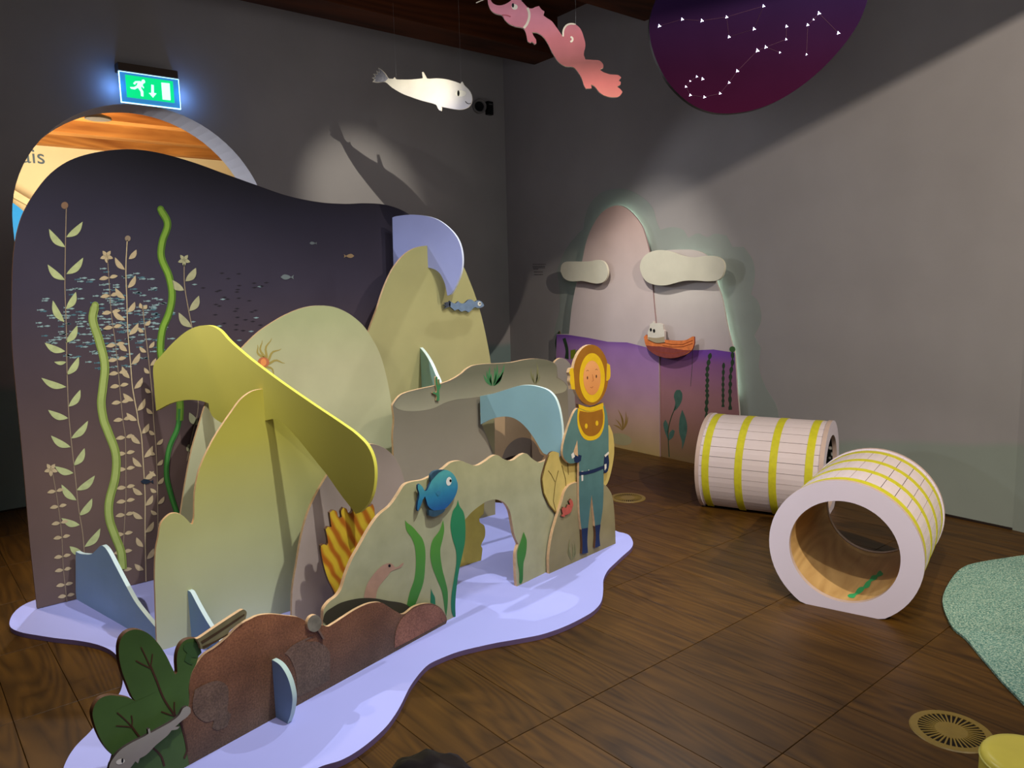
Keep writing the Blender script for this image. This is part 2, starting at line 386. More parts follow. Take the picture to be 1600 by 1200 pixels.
# ---------------------------------------------------------------- boards
def board(name, pl, px, mats, th=.018, label=None, cat=None, n=5, group=None, parent=None, bev=True, raw=False, y0=0.0):
    P = pl.pts(px); P = P if raw else smooth(P, n)
    me = slab_mesh(name, P, y0, y0+th, mats)
    if parent is None: o = link(name, me, None, pl.A, pl.rot())
    else: o = link(name, me, parent)
    if label and cat: tag(o, label, cat, group)
    elif label: o['label'] = label
    if bev:
        b = o.modifiers.new('bevel', 'BEVEL'); b.width = .0014; b.segments = 1; b.limit_method = 'ANGLE'; b.angle_limit = radians(50)
    o_planes[o.name] = pl
    return o
o_planes = {}
def multi_mesh(name, polys, mats):
    """several flat printed shapes in one mesh: polys = [(points in s,z, depth, material index)]"""
    V, Fc, mi = [], [], []
    for P, y, k in polys:
        P = clean(P)
        if len(P) < 3: continue
        b = len(V); V += [(p[0], y, p[1]) for p in P]
        for a, c, d in tessellate_polygon([[Vector((p[0], p[1], 0)) for p in P]]):
            ar = (P[c][0]-P[a][0])*(P[d][1]-P[a][1])-(P[d][0]-P[a][0])*(P[c][1]-P[a][1])
            Fc.append((b+a, b+c, b+d) if ar > 0 else (b+a, b+d, b+c)); mi.append(k)
    me = bpy.data.meshes.new(name); me.from_pydata(V, [], Fc)
    for mm in mats: me.materials.append(mm)
    for f, i in zip(me.polygons, mi): f.material_index = i
    return me
LAY = {}
def prints(name, parent, pl, shapes, mats, label=None, y=-.0012, sm=True):
    LAY[parent.name] = LAY.get(parent.name, 0)+1; y -= .00025*LAY[parent.name]
    L = []
    for i, s in enumerate(shapes):
        pts, k = s[0], s[1]; yy = s[2] if len(s) > 2 else y
        P = pl.pts(pts); L.append((smooth(P, 4) if sm and len(P) > 3 else P, yy, k))
    o = link(name, multi_mesh(name, L, mats), parent)
    if label: o['label'] = label
    return o
def leaf_px(bx, by, tx, ty, w, bend=.12):
    dx, dy = tx-bx, ty-by; nx, ny = -dy, dx
    q = []
    for t, ww in ((0, 0), (.18, .62), (.42, 1), (.68, .82), (.88, .38), (1, 0)):
        q.append((bx+dx*t+nx*bend*sin(pi*t), by+dy*t+ny*bend*sin(pi*t), ww))
    l = hypot(dx, dy) or 1; ux, uy = -dy/l*w/2, dx/l*w/2
    return [(a+ux*c, b+uy*c) for a, b, c in q]+[(a-ux*c, b-uy*c) for a, b, c in q[-2:0:-1]]
def strip_px(P, w):
    ws = w if isinstance(w, (list, tuple)) else [w]*len(P)
    L_, R_ = [], []
    for i, p in enumerate(P):
        a, c = P[max(i-1, 0)], P[min(i+1, len(P)-1)]; dx, dy = c[0]-a[0], c[1]-a[1]; l = hypot(dx, dy) or 1
        L_.append((p[0]-dy/l*ws[i]/2, p[1]+dx/l*ws[i]/2)); R_.append((p[0]+dy/l*ws[i]/2, p[1]-dx/l*ws[i]/2))
    return L_+R_[::-1]
def dense(P, n=5): return smooth(P, n, 120, closed=False)
def ell_px(cx, cy, rx, ry, a=0, n=20):
    ca, sa = cos(a), sin(a)
    return [(cx+rx*cos(t)*ca-ry*sin(t)*sa, cy+rx*cos(t)*sa+ry*sin(t)*ca) for t in [2*pi*i/n for i in range(n)]]
def sc(L, ox, oy, k): return [(ox+p[0]/k, p[1] if p[1] == 'b' else oy+p[1]/k) for p in L]

# ---------------------------------------------------------------- lavender platform
LAV = flat((178, 182, 244), .55, 'lavender_laminate', .02, 3); LAVE = flat((112, 92, 128), .6, 'lavender_edge')
front = [(56,937),(35,946),(21,958),(14.7,972),(17.5,981),(31.5,987.4),(52.5,991.6),(87.4,997),(122.4,1001),(150.4,1006.6),(171.4,1015),(183.6,1026),(191,1042),(192,1062),(188,1080),(176,1098),(154,1126),(140,1143.8),(119,1164.8),(105,1185.7),(97,1210),(104,1250),(140,1290),(220,1315),(330,1295),(430,1240),(499,1198.6),(532,1188),(559,1173),(586,1152),(607,1131),(625,1104),(640,1074),(655,1053),(670,1038),(688,1029),(715,1018.6),(745,1011),(775,1004.5),(801,1000),(845,991.6),(880,979.8),(910.6,965),(928,954),(939,941),(942.5,923.8),(943,906),(950,891),(963,878),(973.7,868),(985,858),(989,851),(988,843.7),(982.7,836),(974.7,832.7),(966.7,831),(961,828.7)]
P = [tuple(at_z(*p, ZB))[:2] for p in front]+[(3.3, 3.35), (3.2, 3.9), (2.9, 4.3), (2.2, 4.4), (1.2, 4.35)]
P = clean(smooth(P, 4, 70))
c0 = (1.6, 3.2)
me = slab_mesh('platform', [(p[0]-c0[0], p[1]-c0[1]) for p in P], -ZB, 0, [LAV, LAVE, LAV])
for v in me.vertices:
    x, y, z = v.co; v.co = (x, z, -y)
me.flip_normals()
platform = tag(link('platform', me, None, (c0[0], c0[1], 0)), 'low lavender platform with a wavy outline under the cut-out seascape', 'platform')
b = platform.modifiers.new('bevel', 'BEVEL'); b.width = .002; b.segments = 2; b.limit_method = 'ANGLE'; b.angle_limit = radians(50)

# ---------------------------------------------------------------- the tall dark back board with painted weeds
PB = Plane((.464, 4.145), (1.4, 4.145))
big = board('backdrop_board', PB, [(58,951),(50,880),(45,830),(38,745),(33,690),(26,620),(20.5,560),(18.5,520),(18.5,470),(20,410),(25,370),(35,335),(55,300),(80,270),(110,250),(150,238),(200,233),(245,238),(300,253),(350,271),(400,289),(450,306),(500,316),(540,318.5),(570,317.5),(600,319.5),(625,327),(645,339),(662,356),(680,385),(688,430),(690,'b')],
    [grad('dusk_sea_print', [(0, (112, 92, 84)), (.28, (110, 88, 80)), (.48, (86, 70, 72)), (.68, (68, 60, 74)), (.86, (54, 50, 66)), (1, (38, 36, 42))], 0, 2.2, noise=.05), PLYD, BACK],
    label='tall dark wave-topped backdrop board with painted water weeds at the back of the platform', cat='board')
KG = flat((196, 204, 142), .6, 'weed_pale_green', .12, 30); KT = flat((206, 184, 142), .6, 'weed_tan', .1, 30)
ST = flat((158, 138, 112), .6, 'weed_stem', .1, 30); BUD = flat((150, 116, 88), .6, 'weed_bud')
S1 = flat((138, 176, 62), .6, 'ribbon_green', .12, 12); S2 = flat((172, 188, 104), .6, 'ribbon_pale_green', .1, 12); S3 = flat((56, 122, 50), .6, 'ribbon_dark_green', .15, 12)
c2 = lambda x, y: (x/3.3333, 300+y/3.3333)
c3 = lambda x, y: (x/3.3333, 640+y/3.3333)
# weed 1
sh = [(strip_px(dense([(103.5,325),(102,390),(101.4,450),(103.5,510),(104.4,570),(106.5,630),(108,655),(112.5,700),(118.5,754),(123,796),(129,832),(132,868)]), 1.5), 1), (ell_px(101, 321, 5.5, 5.5), 2)]
for cx, L in ((c2, [(255,192,340,288),(430,155,345,235),(248,378,338,458),(433,342,345,428),(395,520,343,610),(275,565,335,678),(402,695,342,785),(232,785,340,830),(410,858,347,952),(282,885,345,885),(215,968,345,1015),(418,1030,357,1118),(250,1135,355,1178)]),
              (c3, [(458,58,370,150),(265,135,368,195),(440,200,383,292),(285,295,382,330),(494,343,398,420),(320,390,398,472),(480,462,412,552),(320,565,415,600),(522,618,440,715),(362,712,430,748)])):
    for a, b_, c, d in L:
        t_, b0 = cx(a, b_), cx(c, d); sh.append((leaf_px(b0[0], b0[1], t_[0], t_[1], 10.5 if abs(b_-d) > 5 else 6, .1 if a > c else -.1), 0))
prints('painted_weed', big, PB, sh, [KG, ST, BUD], 'tall painted weed with pale green pointed leaves')
def flower(cx, cy, r, k):
    return [(leaf_px(cx, cy, cx+r*cos(a), cy+r*sin(a), r*.55, 0), k) for a in [pi/2+2*pi*i/5 for i in range(5)]]
# paired-leaf weeds
def paired(stem, ys, rx=7.5, w=6.5):
    st = dense(stem); sh = [(strip_px(st, 1.1), 1)]
    for y in ys:
        x = min(st, key=lambda p: abs(p[1]-y))[0]
        sh.append((leaf_px(x, y, x-rx*2, y+2.5, w, .05), 0)); sh.append((leaf_px(x+1, y, x+rx*1.9, y-3, w*.9, -.05), 0))
    return sh
k2 = [c2(*p) for p in ((560,350),(570,500),(580,640),(600,780),(610,880),(620,980),(630,1090),(640,1190))]+[c3(*p) for p in ((652,140),(655,300),(655,480),(650,560),(642,720),(640,800))]
sh = paired(k2, [300+y/3.3333 for y in (447,540,627,705,797,873,943,1010,1095,1185)]+[640+y/3.3333 for y in (145,228,310,405,477,548,648,742,838)])
sh += flower(*c2(555, 335), 10.5, 0)
prints('painted_weed', big, PB, sh, [KT, ST, BUD], 'painted weed with tan paired oval leaves and a star flower')
k6 = [c3(*p) for p in ((275,335),(300,480),(320,640),(330,830),(350,1010))]
prints('painted_weed', big, PB, paired(k6, [640+y/3.3333 for y in (425,505,590,665,765,835,912,970)], 6.8, 6)+flower(*c3(265, 312), 11, 0), [KT, ST], 'short painted weed with tan paired leaves near the bottom left corner')
def alt(stem, sets, w):
    sh = [(strip_px(dense(stem), 1.6), 1)]
    for cx, L in sets:
        for a, b_, c, d in L:
            t_, b0 = cx(a, b_), cx(c, d); sh.append((leaf_px(b0[0], b0[1], t_[0], t_[1], w, .1 if a > c else -.1), 0))
    return sh
k3 = [c2(*p) for p in ((662,250),(655,400),(660,560),(665,720),(680,900),(690,1020),(715,1160),(720,1200))]+[c3(*p) for p in ((735,130),(745,270),(755,440),(755,620),(760,895))]
sh = alt(k3, ((c2, [(710,300,670,350),(598,340,650,405),(705,435,665,500),(600,500,650,555),(702,572,665,627),(585,615,652,668),(720,682,670,745),(620,780,662,830),(728,838,685,898),(635,908,675,970),(742,965,698,1025),(640,1048,695,1088),(755,1075,715,1140),(658,1150,712,1190)]),
    (c3, [(775,72,738,125),(680,125,730,178),(795,188,750,250),(690,248,738,298),(800,320,755,362),(690,405,742,443),(795,445,758,500),(690,530,742,568),(800,583,758,640),(710,665,745,715),(800,722,765,778),(700,803,748,835)])), 8)
sh.append((ell_px(*c2(665, 242), 4.5, 4.5), 2))
prints('painted_weed', big, PB, sh, [KT, KT, ST], 'painted weed with tan alternate leaves and a round bud')
k4 = [c2(*p) for p in ((742,590),(755,720),(770,840),(780,930),(795,1090),(800,1190))]+[c3(*p) for p in ((812,200),(820,400),(822,700))]
sh = alt(k4, ((c2, [(728,578,742,608),(765,588,745,608),(782,668,755,695),(718,705,748,730),(803,778,775,812),(725,805,762,835),(812,865,782,905),(750,915,778,945),(755,1022,785,1045),(762,1125,795,1155)]),
    (c3, [(775,108,805,130),(848,152,815,182),(775,215,808,235),(848,260,818,290),(778,320,812,345),(852,352,820,388),(782,410,815,430),(855,452,822,492),(785,525,818,545),(855,562,824,600)])), 6)
prints('painted_weed', big, PB, sh, [KT, ST], 'thin painted weed with small tan leaves')
k5 = [c2(*p) for p in ((958,375),(960,480),(975,580),(998,700))]+[(303,530),(308,600),(309,640),(300,680),(292,720)]
sh = alt(k5, ((c2, [(1020,395,965,465),(888,455,958,512),(1035,540,985,620),(930,628,998,705)]), (c3, [(985,15,1035,80),(980,180,1000,220)])), 11)+flower(*c2(958, 355), 10, 0)
prints('painted_weed', big, PB, sh, [flat((186, 182, 138), .6, 'weed_grey_green', .1, 30), ST], 'painted weed with a white star flower and broad leaves')
r1 = [c2(*p) for p in ((495,590),(483,665),(515,770),(545,900),(535,1020),(527,1100),(540,1190))]+[c3(*p) for p in ((560,110),(602,230),(600,350),(568,480),(570,570),(600,660),(630,740),(638,830))]
prints('painted_ribbon_weed', big, PB, [(strip_px(dense(r1), [10]+[13.5]*200), 1), (ell_px(*c2(495, 590), 5.6, 5.6), 1, -.0045), (strip_px([(q[0]-.8, q[1]) for q in dense(r1)], [6]+[8.5]*200), 0, -.0062), (ell_px(*c2(492, 592), 3.6, 3.6), 0, -.0068)], [S2, flat((142, 160, 74), .6, 'ribbon_green_edge')], 'pale green ribbon weed')
r2 = [c2(*p) for p in ((835,90),(872,165),(845,260),(840,340),(880,440),(896,540),(880,630),(845,720),(838,850),(880,960),(925,1040),(937,1100),(935,1190))]
r3 = [c3(*p) for p in ((935,-5),(925,90),(880,200),(865,330),(885,430),(920,540))]
prints('painted_ribbon_weed', big, PB, [(strip_px(dense(r2), [10]+[11.5]*200), 2, -.0018), (ell_px(*c2(835, 90), 5.4, 5.4), 2, -.005), (strip_px([(q[0]-.8, q[1]) for q in dense(r2)], [6]+[7]*200), 0, -.007), (ell_px(*c2(833, 92), 3.4, 3.4), 0, -.0076), (strip_px(dense(r3), 8), 1, -.0052), (strip_px([(q[0]-.8, q[1]) for q in dense(r3)], 4), 3, -.0082)], [S1, S3, flat((98, 138, 40), .6, 'ribbon_edge'), flat((78, 146, 66), .6, 'ribbon_light')], 'bright green ribbon weed')
rn = random.Random(7); sh = []
while len(sh) < 250:
    a = rn.uniform(0, 2*pi); r = sqrt(rn.random()); x = 550+360*r*cos(a); y = 660+265*r*sin(a)
    if r > .75 and rn.random() < .4: continue
    px, py = c2(x, y); l = rn.uniform(8, 11); k = 0 if rn.random() < .7 else 1
    sh.append(([(px, py), (px+l*.55, py-1.5), (px+l, py-.2), (px+l*.6, py+1.4), (px+.5, py+.6), (px-2.5, py+1.6), (px-1.6, py+.2), (px-2.5, py-1.2)], k, -.0006))
for i in range(46):
    x, y = rn.uniform(330, 415), rn.uniform(430, 545); l = 9
    if i < 16: x, y = rn.uniform(285, 420), rn.uniform(425, 520)
    sh.append(([(x, y), (x+l*.5, y-1.3), (x+l, y-.3), (x+l*.5, y+1.2)], 0 if rn.random() < .25 else 2, -.0006))
o = prints('painted_fish_shoal', big, PB, sh, [flat((150, 178, 176), .6, 'shoal_pale'), flat((84, 124, 134), .6, 'shoal_teal'), flat((40, 34, 40), .6, 'shoal_dark')], 'shoal of tiny painted silver blue fish', sm=False)
o['kind'] = 'stuff'
FG = flat((128, 138, 136), .6, 'fish_grey'); FT = flat((176, 146, 104), .6, 'fish_tan'); FD = flat((38, 48, 62), .6, 'fish_dark')
for x, y, s, k, l in ((447,433,9,0,'small painted grey fish'), (546,400,7,1,'small painted tan fish'), (488,380,5,0,'tiny painted grey fish'), (228,752,9,2,'small painted dark fish')):
    d = -1 if k != 1 else 1
    prints('painted_fish', big, PB, [([(x-s*d*-1*.0+d*s, y), (x+d*s*.4, y-s*.45), (x-d*s*.4, y-s*.3), (x-d*s*.8, y), (x-d*s*1.3, y-s*.4), (x-d*s*1.2, y), (x-d*s*1.3, y+s*.4), (x-d*s*.8, y+.3), (x-d*s*.3, y+s*.35), (x+d*s*.4, y+s*.4)], k)], [FG, FT, FD], l)

# ---------------------------------------------------------------- upright hills
def hill(name, pl, px, stops, label, zt, th=.018, **k):
    return board(name, pl, px, [grad(name+'_print', stops, 0, zt, **k), PLY, BACK], th, label, 'board')
PP = Plane((1.0, 3.70), (2.0, 3.70))
pale = hill('pale_hill_board', PP, [(268,'b'),(270,900),(277,840),(283,798),(290,753),(300,702),(312,661),(320.5,634),(330,612),(345,585),(360,564),(376,546),(402.5,520),(427.5,502.5),(452.5,489),(477.5,480),(500,477.5),(522.5,480),(545,490),(565,506),(577.5,522.5),(592.5,550),(602.5,582.5),(610,620),(615,660),(618,720),(618,'b')],
    [(0, (182, 176, 140)), (.45, (190, 188, 146)), (.8, (196, 190, 146)), (1, (176, 178, 128))], 'pale green rounded hill board with a painted sea anemone near its top left', 1.35, noise=.09, scale=3)
# anemone print
AN = flat((170, 150, 78), .6, 'anemone_arm'); AB = flat((196, 116, 74), .6, 'anemone_disc'); AC_ = flat((240, 150, 84), .6, 'anemone_core')
sh = []
for tx, ty in ((407,532),(422,528),(438,543),(445,565),(431,586),(400,540)):
    cx, cy = 411.5, 566; pts = []
    for i in range(9):
        t = i/8; w = sin(t*8)*2.6*(t > .05); dx, dy = tx-cx, ty-cy; l = hypot(dx, dy); pts.append((cx+dx*t-dy/l*w, cy+dy*t+dx/l*w))
    sh.append((strip_px(pts, [5, 4.4, 4, 3.6, 3.2, 2.8, 2.2, 1.5, .6]), 0, -.0008))
sh += [(ell_px(411.5, 566, 9, 8), 1, -.0014), (ell_px(411.5, 566, 4.6, 5.6), 2, -.002)]
prints('painted_anemone', pale, PP, sh, [AN, AB, AC_], 'orange painted sea anemone with wavy arms', sm=False)

PO = Plane((1.5, 3.78), (2.5, 3.78))
olive = hill('tall_olive_hill_board', PO, [(555,'b'),(560,600),(568,545),(576,518),(590,480),(600,450),(613,421.7),(626.7,403),(640,391.7),(653,386),(666.7,384),(683,386),(700,392),(715,403),(725,418),(733,436.7),(743,463),(753,496.7),(761.7,536.7),(766.7,566.7),(772,620),(774,'b')],
    [(0, (170, 158, 116)), (.5, (178, 168, 116)), (.85, (184, 178, 118)), (1, (172, 170, 104))], 'tall olive hill board, the highest of the row, beside the lilac wave fin', 1.9, noise=.08, scale=3)
PG = Plane((1.8, 3.35), (2.8, 3.35))
rock = hill('grey_rock_board', PG, [(613,'b'),(615,708),(614,680),(616,656),(613.6,634),(616,629),(622,621),(630,615),(650,609),(680,602.4),(690,599),(704,594),(720,584.5),(730,576),(740,571),(760,568.4),(776,568),(800,566),(820,562),(836,560.4),(850,561.6),(864,566),(870,572),(871,582),(872,590),(880,595),(886,602),(887,614),(888,640),(889,'b'),(864,'b'),(864,760),(858,715),(846,675),(828,648),(800,634),(770,634),(750,645),(752,660),(764,690),(772,712),(772,735),(760,762),(750,790),(746,'b')],
    [(0, (166, 150, 128)), (.5, (152, 142, 120)), (.75, (128, 120, 100)), (1, (120, 114, 94))], 'grey rock board with a painted ledge and an arched cave mouth', 1.1, noise=.07, scale=3)
LEDGE = grad('ledge_print', [(0, (200, 190, 160)), (.45, (160, 154, 126)), (1, (112, 110, 88))], .72, 1.0, noise=.06)
g = lambda L: sc(L, 600, 540, 5)
prints('painted_ledge', rock, PG, [(g([(78,470),(110,497),(180,512),(280,510),(380,490),(480,445),(570,420),(680,410),(760,398),(860,388),(1000,400),(1150,390),(1290,382),(1380,370),(1420,350),(1430,320),(1400,282),(1345,252),(1348,210),(1345,165),(1315,134),(1250,112),(1180,106),(1100,114),(1000,134),(880,144),(800,146),(700,159),(652,184),(602,229),(522,285),(450,305),(400,316),(250,349),(152,379),(82,452)]), 0)], [LEDGE], 'lighter painted ledge')
g2 = lambda L: sc(L, 700, 560, 6.665)
CAVE = grad('cave_wall_print', [(0, (190, 160, 122)), (1, (206, 180, 140))], .3, .9); HUMP = flat((132, 118, 104), .6, 'cave_hump'); DK = flat((34, 18, 14), .8, 'cave_dark')
PCW = Plane((3.0, 4.16), (4.0, 4.16))
cavew = board('cave_back_board', PCW, [(738,'b'),(738,690),(742,640),(758,612),(800,602),(850,612),(872,650),(876,700),(876,'b')], [CAVE, PLY, BACK], label='beige cave back board seen through the opening of the grey rock', cat='board')
prints('painted_hump', cavew, PCW, [
    (g2([(540,1120),(560,1040),(600,940),(660,870),(730,830),(800,825),(870,850),(930,920),(960,990),(1000,1015),(965,1075),(900,1180),(700,1200)]), 1, -.002),
    (g2([(570,1052),(650,1020),(740,1003),(700,1050),(640,1130),(580,1110)]), 2, -.0028)], [CAVE, HUMP, DK], 'painted grey hump with a dark hollow')
WG = flat((70, 128, 78), .6, 'tuft_green', .15, 30); WG2 = flat((128, 126, 84), .6, 'tuft_olive', .1, 30)
def tuft(name, parent, pl, base, tips, mt, w=3.2, label=None):
    return prints(name, parent, pl, [(leaf_px(base[0]+(t[0]-base[0])*.12, base[1], t[0], t[1], w, .08 if t[0] > base[0] else -.08), 0, -.003) for t in tips], [mt], label)
tuft('painted_grass_tuft', rock, PG, (769, 603), [g([(p[0], p[1])])[0] for p in ((775,225),(800,190),(825,160),(838,215),(860,165),(880,140),(900,210),(940,140),(930,200),(920,240))], WG, 3.4, 'green painted grass tuft')
tuft('painted_grass_tuft', rock, PG, (836, 600), [g([(p[0], p[1])])[0] for p in ((1145,170),(1165,215),(1190,130),(1188,200),(1215,225))], WG2, 2.4, 'faint olive painted grass')
# green coral sprig standing up over the rock's top edge
pr_ = Plane((1.8, 3.333), (2.8, 3.333))
spr = board('coral_sprig', pr_, g([(408,430),(412,400),(405,385),(380,372),(383,362),(408,370),(414,350),(404,300),(402,250),(410,240),(418,250),(420,290),(428,315),(426,265),(434,262),(438,300),(446,312),(440,330),(432,350),(434,400),(432,430)]), [WG, PLY, BACK], .012, 'small green coral sprig cut-out on the left end of the grey rock board', 'cutout', bev=False)
for x, y, r in ((774.5, 565.5, 2.6), (786, 567, 2.2)):
    pass
PS = Plane((3.0, 3.55), (4.0, 3.55))
hill('small_grey_boulder_board', PS, [(858,'b'),(860,590),(867,566),(874,560),(880,560),(887.5,564.5),(893,573.5),(896,587),(899,640),(900,'b')], [(0, (140, 132, 122)), (1, (146, 138, 128))], 'small grey boulder board at the right end of the set, behind the grey rock', 1.0)

PM = Plane((1.3, 3.05), (2.3, 3.05))
mauve = hill('mauve_hill_board', PM, [(456,'b'),(457,924),(463,885),(470.6,840),(480,805),(493,775),(512,742),(530,718),(552,702),(570,696),(582.5,693.8),(600,700),(615,712.5),(625,730),(630,745),(633,757),(641,800),(645,'b')],
    [(0, (186, 168, 148)), (.5, (178, 160, 144)), (1, (132, 118, 104))], 'mauve grey hill board partly hidden behind the orange coral', .85, noise=.07, scale=4)

PY_ = Plane((.79, 3.28), (1.79, 3.28))
yel = hill('yellow_hill_board', PY_, [(247,'b'),(245,1000),(243,940),(242,900),(243.5,860),(247,842),(252,818),(264,804.6),(274.4,801.8),(286,806),(298,818),(301,819),(303.5,808),(304.5,770),(312,733),(329,695),(343,671),(361.5,644),(377,623.5),(394,611.5),(411,608),(428,609),(446,613),(468,627),(492,655),(508,700),(520,760),(524,820),(524,'b')],
    [(0, (188, 192, 158)), (.35, (188, 188, 128)), (.7, (182, 172, 72)), (1, (170, 154, 44))], 'tall yellow green hill board with a side lobe at its left', 1.2, noise=.05, scale=3)

c6 = lambda L: sc(L, 230, 480, 2.927)
c5 = lambda L: sc(L, 500, 680, 4)
PC = Plane((1.2, 2.86), (2.2, 2.86))
cor_m, nt, bs = newmat('orange_coral_print', .6, .25)
tc = N(nt, 'ShaderNodeTexCoord'); mp = N(nt, 'ShaderNodeMapping'); mp.inputs['Rotation'].default_value = (0, radians(26), 0); nt.links.new(tc.outputs['Object'], mp.inputs[0])
wv = N(nt, 'ShaderNodeTexWave', bands_direction='X'); wv.inputs['Scale'].default_value = 6.5; wv.inputs['Distortion'].default_value = 2.2; wv.inputs['Detail'].default_value = 1; wv.inputs['Detail Scale'].default_value = 1.5
nt.links.new(mp.outputs[0], wv.inputs['Vector']); cr = N(nt, 'ShaderNodeValToRGB'); nt.links.new(wv.outputs[0], cr.inputs[0])
e = cr.color_ramp.elements; e[0].color = lin((184, 104, 26)); e[1].color = lin((222, 186, 50)); e[0].position = .1; e[1].position = .8
nt.links.new(mulnoise(nt, cr.outputs[0], 8, .85, 1.1), bs.inputs['Base Color'])
coral = board('orange_coral_board', PC, [(532,'b')]+c5([(95,1000),(50,900),(20,800),(5,720),(5,692),(22,682),(42,688),(50,672),(42,620),(35,590),(48,572),(72,574),(64,520),(60,485),(80,468),(103,476),(113,508),(122,520),(136,512),(132,475),(146,452),(165,460),(178,490),(195,488),(204,470),(200,425),(215,405),(230,415),(236,470),(262,482),(280,450),(310,445),(330,430),(340,460),(345,520),(355,600)])+[(592,'b')], [cor_m, PLYD, BACK], .018, 'orange and brown fingered coral board between the mauve hill and the pale arch', 'coral')

# ---------------------------------------------------------------- arch board
P0 = at_z(712, 963, ZB); P1 = at_z(858, 892, ZB)
PA = Plane((P0.x, P0.y), (P1.x, P1.y))
arch = hill('arch_board', PA, [(503,'b')]+c5([(22,1100),(55,1045),(105,1005),(135,960),(160,880),(200,780),(250,690),(300,600),(345,530),(380,490),(440,440),(490,370),(530,310),(580,290),(640,280),(690,258),(730,232),(770,210),(820,170),(880,160),(920,175),(980,190),(1030,165),(1080,130),(1110,125),(1150,150),(1200,158),(1260,120),(1290,115),(1330,150),(1370,170),(1410,158),(1440,140),(1470,180),(1480,400),(1450,700)])+[(858,'b'),(808,'b')]+c5([(1226,870),(1224,740),(1240,682),(1215,620),(1200,540),(1185,470),(1150,420),(1100,402),(1050,410),(1000,440),(950,480),(905,530),(905,650),(890,740),(868,850),(852,960),(845,1050)])+[(712,'b')],
    [(0, (164, 162, 122)), (.5, (172, 172, 134)), (1, (182, 176, 122))], 'pale green cave arch board with painted seaweed, worm and a doorway low on its right', .85, noise=.1, scale=9)
SG = grad('seaweed_green_print', [(0, (44, 110, 50)), (1, (94, 158, 60))], .0, .5, rough=.55); ST_ = grad('seaweed_teal_print', [(0, (30, 110, 80)), (1, (52, 142, 88))], 0, .6)
for L, mt, lb in (
    ([(530,530),(545,548),(575,570),(610,610),(640,650),(657,720),(655,830),(645,920),(618,1000),(585,1080),(538,1075),(560,980),(588,900),(598,800),(592,700),(570,640),(540,595)], SG, 'leftmost broad green painted seaweed blade'),
    ([(768,530),(775,590),(765,650),(750,720),(762,830),(785,920),(797,980),(796,1060),(788,1130),(778,1090),(762,980),(730,900),(700,820),(688,740),(700,660),(745,595)], SG, 'curved green painted seaweed blade'),
    ([(860,403),(870,440),(895,480),(906,540),(906,650),(890,740),(866,850),(851,960),(844,1050),(846,1140),(830,1130),(818,1080),(820,1000),(835,900),(850,800),(848,720),(825,640),(814,560),(828,475),(850,440)], ST_, 'teal painted seaweed blade along the doorway edge'),
    ([(692,958),(702,985),(716,1012),(720,1060),(688,1060),(690,1000)], ST_, 'small teal seaweed tip'),
    ([(1270,603),(1288,650),(1290,690),(1284,745),(1270,800),(1266,900),(1256,928),(1243,925),(1244,860),(1234,800),(1231,730),(1242,690),(1256,650)], SG, 'green painted seaweed blade right of the doorway')):
    prints('painted_seaweed', arch, PA, [(c5(L), 0)], [mt], lb)
WM = flat((178, 142, 118), .6, 'worm_pink', .08, 20)
BUR = flat((62, 58, 44), .8, 'burrow_dark')
prints('painted_burrow', arch, PA, [(c5([(15,1160),(30,1110),(70,1078),(130,1045),(220,1022),(285,1016),(350,1020),(430,1035),(500,1045),(545,1062),(580,1092),(560,1120),(500,1140),(300,1180),(100,1220)]), 0)], [BUR], 'dark painted burrow')
prints('painted_worm', arch, PA, [(c5([(268,1060),(278,980),(298,920),(340,860),(380,820),(410,803),(440,800),(460,815),(468,826),(490,818),(505,805),(520,794),(519,806),(502,827),(472,838),(455,845),(440,853),(420,880),(390,915),(362,955),(350,1000),(345,1060)]), 0, -.002), (ell_px(*c5([(432, 815)])[0], 2, 2.4), 1, -.0028)], [WM, BLACK], 'pinkish painted worm with a long curled snout')
# blue fish fixed to the arch
o_ = PA.A-PA.n*.03
PF = Plane((o_.x, o_.y), (o_.x+PA.d.x, o_.y+PA.d.y)); PF.A.z = ZB
fish_m = grad('blue_fish_print', [(0, (36, 92, 150)), (.45, (50, 132, 164)), (1, (88, 174, 168))], PF.hit(690, 795)[1], PF.hit(700, 738)[1], noise=.08, scale=30)
fish_root = tag(link('blue_fish_cutout', None, None, PF.A+PF.d*0, PF.rot()), 'round blue fish cut-out with a big white eye on the arch board', 'fish')
link('body', slab_mesh('body', smooth(PF.pts(c5([(770,218),(800,220),(830,240),(850,270),(862,315),(850,370),(820,420),(780,460),(740,475),(700,465),(675,440),(664,405),(657,382),(645,400),(630,440),(612,475),(608,460),(612,420),(620,385),(620,360),(612,335),(612,312),(622,304),(640,322),(655,350),(668,345),(690,300),(706,262),(735,232)])), 4), 0, .01, [fish_m, flat((30, 60, 90)), BACK]), fish_root)
prints('eye', fish_root, PF, [(ell_px(*c5([(805, 288)])[0], 4.2, 6.8, .15), 0, -.001), (ell_px(*c5([(814, 284)])[0], 1.7, 2.2), 1, -.002)], [flat((236, 232, 214)), BLACK], 'white eye with a small black pupil')
FINM = flat((52, 82, 98), .6, 'fin_slate', .2, 40)
link('dorsal_fin', slab_mesh('fin', smooth(PF.pts(c5([(692,290),(693,250),(710,228),(740,218),(775,216),(745,232),(715,262)])), 3), -.001, .012, [FINM]), fish_root)
link('belly_fin', slab_mesh('fin', smooth(PF.pts(c5([(678,468),(720,470),(785,462),(770,482),(740,500),(710,510),(682,502)])), 3), -.001, .012, [FINM]), fish_root)
prints('side_fin', fish_root, PF, [(c5([(722,360),(735,348),(756,352),(748,368),(735,380)]), 0)], [flat((60, 130, 160))])

